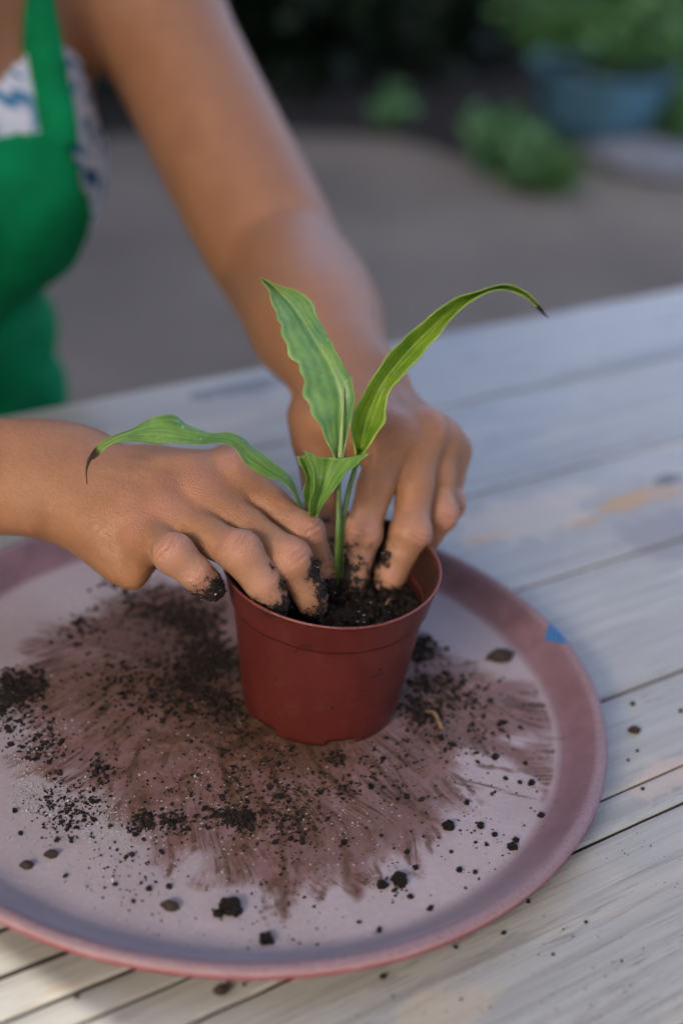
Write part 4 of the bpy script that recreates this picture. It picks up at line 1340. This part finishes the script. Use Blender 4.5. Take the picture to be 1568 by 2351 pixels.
PT = []
for (x, y, rx, n) in [(60, 1830, 60, 260), (130, 1900, 100, 300), (240, 1900, 60, 260), (60, 1760, 50, 90), (230, 1960, 110, 200), (400, 2000, 220, 120), (500, 1870, 120, 90), (640, 1800, 250, 90), (420, 1720, 160, 50), (40, 1600, 70, 90), (330, 2060, 170, 70), (800, 1880, 150, 80), (990, 1600, 70, 40), (120, 1700, 60, 90)]:
    r = np.abs(tray_xy(x + rx, y)[0] - tray_xy(x, y)[0]); cx, cy = tray_xy(x, y)
    PT.append((cx + rng.normal(0, r * .6, n), cy + rng.normal(0, r * .75, n), np.exp(rng.normal(-8.05, .36, n))))
X = np.concatenate([p[0] for p in PT]); Y = np.concatenate([p[1] for p in PT]); S = np.clip(np.concatenate([p[2] for p in PT]), .00012, .0008)
m = in_tray(X, Y) & off_pot(X, Y); X, Y, S = X[m], Y[m], S[m]
o = grains('white_perlite', np.stack([X + TC[0], Y + TC[1], GRAIN_Z + S * .8], -1), S, PERLITE)
tag(o, 'tiny pale perlite grains mixed among the soil on the tray', 'perlite', kind='stuff')

# a little dust of soil on the boards in front of the tray
n = 420
tx = rng.uniform(780, 1568, n); ty = rng.uniform(1900, 2350, n)
P = np.array([onz(a, b, TABLE_Z + .0009) for a, b in zip(tx, ty)])
ok = np.hypot(P[:, 0] - TC[0], P[:, 1] - TC[1]) > TR + .004
P = P[ok]; S = np.clip(np.exp(rng.normal(-8.5, .5, len(P))), .0001, .0007)
o = grains('soil_dust_on_planks', P, S, SOIL)
tag(o, 'fine soil specks sprinkled over the table boards in front of the tray', 'soil', kind='stuff')

# crumbs in the pot
n = 900
a = rng.uniform(0, 6.283, n); r = .047 * np.sqrt(rng.random(n))
P = np.stack([POT_C[0] + r * np.cos(a), POT_C[1] + r * np.sin(a), SOIL_Z + rng.uniform(.0, .0022, n)], -1)
P = np.vstack([P, PB + np.stack([rng.normal(0, .006, 160), rng.normal(0, .005, 160), rng.uniform(.002, .009, 160)], -1)])
o = grains('pot_soil_crumbs', P, np.clip(np.exp(rng.normal(-6.75, .45, len(P))), .0003, .0026), SOIL, .9)
tag(o, 'loose black crumbs on top of the soil in the pot', 'soil', kind='stuff')
o = grains('pot_perlite', np.stack([POT_C[0] + (r * np.cos(a))[:70], POT_C[1] + (r * np.sin(a))[:70], np.full(70, SOIL_Z + .0024)], -1), np.exp(rng.normal(-7.7, .4, 70)), PERLITE)
tag(o, 'pale perlite grains on the soil inside the pot', 'perlite', kind='stuff')

# specks of soil on the pot's side and rim
n = 130
a = rng.uniform(rad(185), rad(355), n); hz = rng.uniform(.004, POT_H - .001, n); hz[:55] = POT_H + rng.uniform(-.0012, .0001, 55); hz[55:85] = POT_H - .0190 + rng.normal(0, .0006, 30)
rw = np.where(hz > POT_H - .018, .0505 + (RRIM - .0505) * (hz - (POT_H - .018)) / .018, RB + (.0492 - RB) * hz / (POT_H - .0185)) + .0002
o = grains('soil_specks', np.stack([rw * np.cos(a), rw * np.sin(a), hz], -1), np.clip(np.exp(rng.normal(-8.35, .5, n)), .0001, .0007), SOIL, .9, bpy.data.objects['flower_pot'])
tag(o, kind='stuff')

# wet soil sticking to the fingertips
ds = np.concatenate([HR[4][ur], HL[4][ul]]); vv = np.vstack([Vr, Vl])
cand = np.where(ds > .30)[0]
pr = (ds[cand] - .25) ** 2; pr /= pr.sum()
NS_ = 1900
pk_ = rng.choice(cand, NS_, p=pr)
no = np.zeros(len(Vall) * 3, np.float32); body.data.vertices.foreach_get('normal', no); no = no.reshape(-1, 3)[len(VB2):]
S = np.clip(np.exp(rng.normal(-7.85, .5, NS_)), .0002, .0014)
o = grains('soil_on_fingers', vv[pk_] + no[pk_] * .0001, S, SOIL, .9, person, PO)
tag(o, kind='stuff')
pk2 = rng.choice(pk_, 75)
o = grains('perlite_on_fingers', vv[pk2] + no[pk2] * .0009, np.exp(rng.normal(-8.1, .3, 75)), PERLITE, .9, person, PO)
tag(o, kind='stuff')


# the larger lumps, one by one
def lump_mesh(seed, lobes):
    bm = bmesh.new()
    r = np.random.default_rng(seed)
    for k in range(lobes):
        c = Vector(r.normal(0, .55 if k else 0, 3)); c.z *= .4
        bmesh.ops.create_icosphere(bm, subdivisions=3, radius=1.0 if k == 0 else r.uniform(.45, .8), matrix=Matrix.Translation(c))
    for v in bm.verts:
        nz = mnoise.fractal(v.co * 1.7 + Vector((seed * 3.1, 0, 0)), .8, 2.2, 4) * .42 + mnoise.noise(v.co * 6 + Vector((seed, 1, 2))) * .13
        v.co *= 1 + nz
        v.co.z = max(v.co.z * .9, -.45)
    me = bpy.data.meshes.new('soil_lump'); bm.to_mesh(me); bm.free()
    me.materials.append(SOIL)
    return me


LUMPS = [lump_mesh(3, 1), lump_mesh(11, 2), lump_mesh(19, 3), lump_mesh(27, 2), lump_mesh(31, 1)]
CHIP = lump_mesh(40, 1); CHIP.materials.clear(); CHIP.materials.append(BARK)
CLUSTERS = [
    ('near the front rim of the tray', [(870, 2137, 9), (941, 2060, 7), (954, 1993, 7), (987, 2087, 8), (1054, 1999, 9), (1090, 2004, 7), (1101, 2048, 5)]),
    ('at the right end of the smears', [(1071, 1845, 9), (1091, 1935, 4.5), (1103, 1898, 10), (1117, 1941, 4.5), (1135, 1918, 7), (1184, 1930, 8), (1242, 1874, 9), (1247, 1903, 6)]),
    ('between the pot and the right rim', [(1160, 1788, 6), (1192, 1797, 6), (1205, 1753, 6), (1218, 1799, 9)]),
    ('at the left edge of the picture', [(35, 1863, 8), (48, 1914, 6), (66, 2082, 6), (133, 1931, 8)]),
    ('left of the big rounded clod', [(307, 2070, 6), (343, 2042, 9), (388, 2037, 9)]),
    ('straight in front of the pot', [(789, 1935, 7), (852, 1808, 9), (934, 1957, 6)]),
]
T_CLUSTERS = [
    ('on the boards right of the tray', [(1441, 1746, 4.5), (1451, 1617, 6), (1462, 1725, 5), (1474, 1812, 4.5), (1561, 1633, 6)]),
    ('on the boards at lower right', [(879, 2244, 9), (1045, 2175, 5), (1155, 2143, 7), (1212, 2071, 7), (1253, 2023, 4.5), (1269, 2192, 5), (1344, 2118, 5)]),
    ('on the boards at lower left', [(178, 2289, 6), (561, 2261, 5), (582, 2225, 7)]),
]
ORD = ['first', 'second', 'third', 'fourth', 'fifth', 'sixth', 'seventh', 'eighth']
NAMED = [(915, 2023, 19, 2, 'largest black soil lump between the pot and the front of the tray'), (876, 2034, 13, 1, 'black soil lump just left of the largest lump near the tray front'),
         (532, 2088, 24, 2, 'big rounded soil clod near the lower left rim of the tray'), (501, 2100, 12, 0, 'small soil clod touching the big rounded clod on its left'),
         (612, 2159, 16, 3, 'pointed soil clod lying right against the front rim of the tray'), (1029, 1899, 14, 0, 'round soil ball at the end of the right hand smears'),
         (1176, 1946, 11, 2, 'forked soil lump near the right front of the tray')]


def lump(x, y, r, me, label, group, z, asp=(1, 1), rot=None):
    p = onz(x, y, z); d = (p - CAM) @ FWD; s = r / FPX * d
    o = bpy.data.objects.new('soil_lump' if me is not CHIP else 'bark_chip', me); COL.objects.link(o)
    o.location = (p[0], p[1], z + s * .36); o.scale = (s * asp[0], s * asp[1], s * (.8 if me is not CHIP else 1.15))
    o.rotation_euler = (0, 0, random.uniform(0, 6.28) if rot is None else rot)
    tag(o, label, 'soil lump' if me is not CHIP else 'bark chip', group)
    return o


for cl, z, grp in ((CLUSTERS, TZ + .0006, 'loose soil crumbs on the tray'), (T_CLUSTERS, TABLE_Z + .0002, 'loose soil crumbs on the table')):
    for ph, spots in cl:
        for i, (x, y, r) in enumerate(spots):
            lump(x, y, r, LUMPS[(i * 2 + int(x)) % 5], ORD[i] + ' soil crumb from the left ' + ph, grp, z, (random.uniform(.7, 1.2), random.uniform(.6, 1)))
for x, y, r, k, lb in NAMED:
    lump(x, y, r, LUMPS[k], lb, 'large soil lumps on the tray', TZ + .0006)
for x, y, r, asp, rot, lb, z in [(1147, 1512, 17, (1.9, .8), .25, 'oblong dark bark chip lying alone right of the pot', TZ + .0006), (391, 2083, 13, (1.7, .8), -.1, 'brown bark chip near the lower left rim of the tray', TZ + .0006),
                                 (119, 1964, 11, (1.5, .8), .2, 'dark bark chip at the left of the tray, upper of two', TZ + .0006), (63, 1989, 11, (1.5, .8), .1, 'dark bark chip at the left of the tray, lower of two', TZ + .0006),
                                 (508, 2276, 13, (1.4, .8), .2, 'brown bark chip on the boards below the tray', TABLE_Z + .0002), (1455, 1679, 10, (1.5, .7), 0, 'reddish brown bark chip on the boards right of the tray', TABLE_Z + .0002)]:
    lump(x, y, r, CHIP, lb, None, z, asp, rot)
tw = onz(995, 1660, TZ + .002)
o = tube('dry_twig', [(*(onz(977, 1638, TZ) + (0, 0, .0015)), .0006), (*(onz(996, 1650, TZ) + (0, 0, .0035)), .0009), (*(onz(1014, 1680, TZ) + (0, 0, .0018)), .0011)], TWIG, None, tw)
o.location = tuple(tw); tag(o, 'short curved dry twig lying right of the pot', 'twig')

# ------------------------------------------------------------------ garden behind the table
def leaf_mat(name, c, dark):
    w = NT(name)
    oi = w.noise(w.co(), 9, 3, .6)
    return w.out(w.ramp(oi, [(.3, dark), (.7, c)]), .5)


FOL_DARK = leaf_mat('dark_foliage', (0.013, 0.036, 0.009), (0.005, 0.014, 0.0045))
FOL_MID = leaf_mat('mid_foliage', (0.085, 0.22, 0.04), (0.028, 0.09, 0.02))
FOL_PALE = leaf_mat('pale_foliage', (0.16, 0.36, 0.14), (0.06, 0.17, 0.06))
BLUE = mat_simple('blue_glaze', (0.12, 0.29, 0.40), 0.35, 0.2, 12)
GREYSTONE = mat_simple('grey_stone', (0.17, 0.18, 0.20), 0.7, 0.15, 14)
EARTH_SHADE = mat_simple('earth_and_shrub_shade', (0.011, 0.0095, 0.0075), 0.95, 0.2, 20)  # earth in the bowl; on the ground sheet it carries the shrubs' shade
STALK = mat_simple('woody_stem', (0.07, 0.05, 0.03), 0.8, 0.2, 60)


def foliage(name, c, rad3, n, ls, mat, parent, PO_):
    d = rng.normal(size=(n, 3)); d /= np.linalg.norm(d, axis=1)[:, None]
    P = c + d * (rng.random(n) ** .45)[:, None] * np.array(rad3) * (1 + .25 * rng.normal(size=(n, 1)))
    P[:, 2] = np.maximum(P[:, 2], .012)
    L = np.array([(0, -.5, 0), (.28, -.1, .06), (0, .1, .0), (-.28, -.1, .06), (.2, .25, .03), (0, .6, -.08), (-.2, .25, .03)])
    Fc0 = [(0, 1, 2), (0, 2, 3), (1, 4, 2), (3, 2, 6), (2, 4, 5), (2, 5, 6)]
    V = np.einsum('nij,kj->nki', rand_rot(n), L) * (ls * rng.uniform(.6, 1.4, n))[:, None, None] + (P - PO_)[:, None, :]
    Fc = (np.array(Fc0)[None] + (np.arange(n) * len(L))[:, None, None]).reshape(-1, 3)
    return mesh_obj(name, V.reshape(-1, 3), Fc, mat, parent)


def shrub(name, label, base, c, rad3, n, ls, mat, group=None, cat='shrub'):
    r = empty(name, tuple(base)); b = np.asarray(base)
    tag(r, label, cat, group)
    foliage('foliage', np.asarray(c), rad3, n, ls, mat, r, b)
    for k in range(3):
        e = np.asarray(c) + rng.normal(0, .35, 3) * np.array(rad3)
        tube('stem', [(*b + rng.normal(0, .01, 3) * (1, 1, 0), .009), (*(b * .5 + e * .5 + rng.normal(0, .02, 3)), .006), (*e, .003)], STALK, r, b, 8, 6)
    return r


bed = [onz(-200, 330, .004), onz(560, 300, .004), onz(900, 310, .004), onz(1130, 385, .004), onz(1260, 330, .004), onz(1900, 240, .004)]
shade_sheet_v = [tuple(p) for p in bed] + [(9, 14, .004), (-9, 14, .004)]
o = mesh_obj('shrub_shade_sheet', shade_sheet_v, [tuple(range(len(shade_sheet_v)))], EARTH_SHADE, smooth=False); tag(o, kind='structure')  # dark sheet standing in for the deep shade under the shrubs

# blue bowl planter
pb = onz(1352, 318, 0); pd = (pb - CAM) @ FWD; u = pd / FPX       # metres per photo unit there
planter = empty('blue_planter', tuple(pb)); tag(planter, 'wide blue glazed bowl planter on the ground behind the table', 'planter')
prof = [(.02, 0), (85, 0), (100, 14), (132, 70), (156, 130), (166, 160), (171, 164), (168, 169), (158, 166), (145, 130), (130, 120), (.02, 120)]
NS = 48; V = []; Fc = []
for r, z in prof:
    for k in range(NS): V.append((r * u * math.cos(k * 6.28319 / NS), r * u * math.sin(k * 6.28319 / NS), z * u))
for i in range(len(prof) - 1):
    for k in range(NS): Fc.append((i * NS + k, i * NS + (k + 1) % NS, (i + 1) * NS + (k + 1) % NS, (i + 1) * NS + k))
mesh_obj('bowl', V, Fc, BLUE, planter)
V = []; Fc = []
for r, z in [(.02, 145), (70, 150), (115, 146), (146, 138)]:
    for k in range(24): V.append((r * u * math.cos(k * 6.28319 / 24), r * u * math.sin(k * 6.28319 / 24), z * u + random.uniform(-.005, .005)))
for i in range(3):
    for k in range(24): Fc.append((i * 24 + k, i * 24 + (k + 1) % 24, (i + 1) * 24 + (k + 1) % 24, (i + 1) * 24 + k))
mesh_obj('earth', V, Fc, EARTH_SHADE, planter)
top = pb + np.array([0, 0, 165 * u])
shrub('bushy_plant', 'leafy green plant growing in the blue bowl planter', top - (0, 0, 20 * u), top + (.02, .02, 80 * u), (230 * u, 150 * u, 85 * u), 900, .05, FOL_MID, cat='plant')
# plants round the planter
q = onz(1165, 395, 0)
shrub('leafy_plant', 'pale green leafy plant at the left foot of the blue planter', q, q + (-.03, .0, 70 * u), (75 * u, 60 * u, 62 * u), 160, .055, FOL_PALE, cat='plant')
q = onz(1250, 440, 0)
shrub('trailing_plant', 'low green plant in front of the blue planter', q, q + (0, .0, 45 * u), (85 * u, 60 * u, 45 * u), 170, .05, FOL_MID, cat='plant')
q = onz(1548, 335, 0)
shrub('arching_plant', 'bright green arching plant to the right of the blue planter', q, q + (.02, .0, 100 * u), (75 * u, 70 * u, 95 * u), 260, .06, FOL_PALE, cat='plant')
q = onz(890, 310, 0)
shrub('small_plant', 'small bluish green plant alone at the edge of the deep shade under the shrubs', q, q + (0, 0, 55 * u), (45 * u, 40 * u, 50 * u), 70, .05, FOL_PALE, cat='plant')
# flat grey stone
q = onz(1490, 385, 0)
bm = bmesh.new(); bmesh.ops.create_icosphere(bm, subdivisions=4, radius=1)
for v in bm.verts:
    v.co *= 1 + .10 * mnoise.fractal(v.co * 1.4, 1, 2, 3)
    v.co = Vector((v.co.x * 150 * u, v.co.y * 110 * u, max(v.co.z, -.25) * 42 * u))
o = bm_obj('flat_stone', bm, GREYSTONE, smooth=True); o.location = (q[0], q[1], .02); tag(o, 'flat bluish grey stone on the ground in front of the planter', 'stone')
# dark shrubs that close the view
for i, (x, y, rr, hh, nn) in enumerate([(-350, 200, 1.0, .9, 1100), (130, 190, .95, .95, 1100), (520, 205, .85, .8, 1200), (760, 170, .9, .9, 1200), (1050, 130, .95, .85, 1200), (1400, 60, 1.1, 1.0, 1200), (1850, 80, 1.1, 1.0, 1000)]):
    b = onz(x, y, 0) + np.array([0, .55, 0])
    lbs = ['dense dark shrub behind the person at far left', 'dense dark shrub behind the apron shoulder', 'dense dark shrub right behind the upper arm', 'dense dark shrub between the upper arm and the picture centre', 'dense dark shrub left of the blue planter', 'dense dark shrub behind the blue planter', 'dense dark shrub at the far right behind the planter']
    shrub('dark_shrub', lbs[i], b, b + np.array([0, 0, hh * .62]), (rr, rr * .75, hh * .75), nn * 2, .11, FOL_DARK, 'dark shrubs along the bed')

# ------------------------------------------------------------------ tall unseen slab added behind the camera to block the sun
def on_wall(p, yw):
    s = (yw - p[1]) / sun_vec.y
    return np.array([p[0] + sun_vec.x * s, p[2] + sun_vec.z * s])


YW = -2.2
a = on_wall(onz(0, 2181, TABLE_Z), YW) + (0, .6); b = on_wall(onz(254, 2351, TABLE_Z), YW) + (0, .6)
d = (a - b) / np.linalg.norm(a - b)
pl = b + d * 9.0; pr_ = b - d * (b[1] / d[1]) if d[1] > 0 else b
poly = [(pl[0], pl[1]), (pl[0], 13), (9, 13), (9, 0), (b[0] - d[0] * (b[1] / d[1]), 0.0)]
_s = -.35 / sun_vec.y
V = [(x, YW, z) for x, z in poly] + [(x + sun_vec.x * _s, YW - .35, max(z, 0) + (sun_vec.z * _s if z > 0 else 0)) for x, z in poly]
k = len(poly)
Fc = [tuple(range(k)), tuple(range(2 * k - 1, k - 1, -1))] + [(i, i + k, (i + 1) % k + k, (i + 1) % k) for i in range(k)]
o = mesh_obj('added_sun_blocker', V, Fc, mat_simple('sun_blocker_surface', (0.34, 0.31, 0.27), .9, .1, 4), smooth=False); tag(o, kind='structure')

# unseen roof slab and screens, added to set the shadow edge and shape skylight
RZ = 2.3
_t = (RZ - TABLE_Z) / sun_vec.z
ea = onz(0, 2181, TABLE_Z) + np.array(sun_vec) * _t; eb = onz(254, 2351, TABLE_Z) + np.array(sun_vec) * _t
ed = nrm((eb - ea) * (1, 1, 0))
poly = [ea - ed * 1.0, ea + ed * 1.6]
poly = [(p[0], p[1]) for p in poly] + [(1.4, -2.1), (1.4, -.9), (.35, -.25), (-.2, .35), (-2.3, .35)]
k = len(poly); _s = .12 / sun_vec.z
V = [(x, y, RZ) for x, y in poly] + [(x + (sun_vec.x * _s if i < 2 else 0), y + (sun_vec.y * _s if i < 2 else 0), RZ + .12) for i, (x, y) in enumerate(poly)]
Fc = [tuple(range(k))[::-1], tuple(range(k, 2 * k))] + [(i, (i + 1) % k, (i + 1) % k + k, i + k) for i in range(k)]
BLOCKER_MAT = mat_simple('pale_blocker', (0.50, 0.43, 0.35), .85, .08, 6)  # pale, so the added roof and screens bounce some fill light
o = mesh_obj('added_shade_roof', V, Fc, BLOCKER_MAT, smooth=False); tag(o, kind='structure')
V = [(x, y, z) for z in (0, RZ - .01) for x, y in ((1.45, -2.15), (1.45, -.6), (1.6, -.6), (1.6, -2.15))]
o = mesh_obj('added_light_screen', V, [(0, 1, 2, 3), (4, 5, 6, 7), (0, 4, 5, 1), (1, 5, 6, 2), (2, 6, 7, 3), (3, 7, 4, 0)], BLOCKER_MAT, smooth=False); tag(o, kind='structure')  # unseen screen added to cut light from the front right
V = [(x, y, z) for z in (0, 4.3) for x, y in ((-2.5, -2.45), (-2.5, 4.6), (-2.302, 4.6), (-2.302, -2.45))]
o = mesh_obj('added_light_screen', V, [(0, 1, 2, 3), (4, 5, 6, 7), (0, 4, 5, 1), (1, 5, 6, 2), (2, 6, 7, 3), (3, 7, 4, 0)], BLOCKER_MAT, smooth=False); tag(o, kind='structure')  # unseen screen added to cut light and sun bounce from the left
V = [(x, y, z) for z in (0, 1.84) for x, y in ((-2.3, -2.17), (-2.3, -2.02), (1.44, -2.02), (1.44, -2.17))]
o = mesh_obj('added_light_screen', V, [(0, 1, 2, 3), (4, 5, 6, 7), (0, 4, 5, 1), (1, 5, 6, 2), (2, 6, 7, 3), (3, 7, 4, 0)], BLOCKER_MAT, smooth=False); tag(o, kind='structure')  # unseen low screen added behind the camera, open slot above for fill light
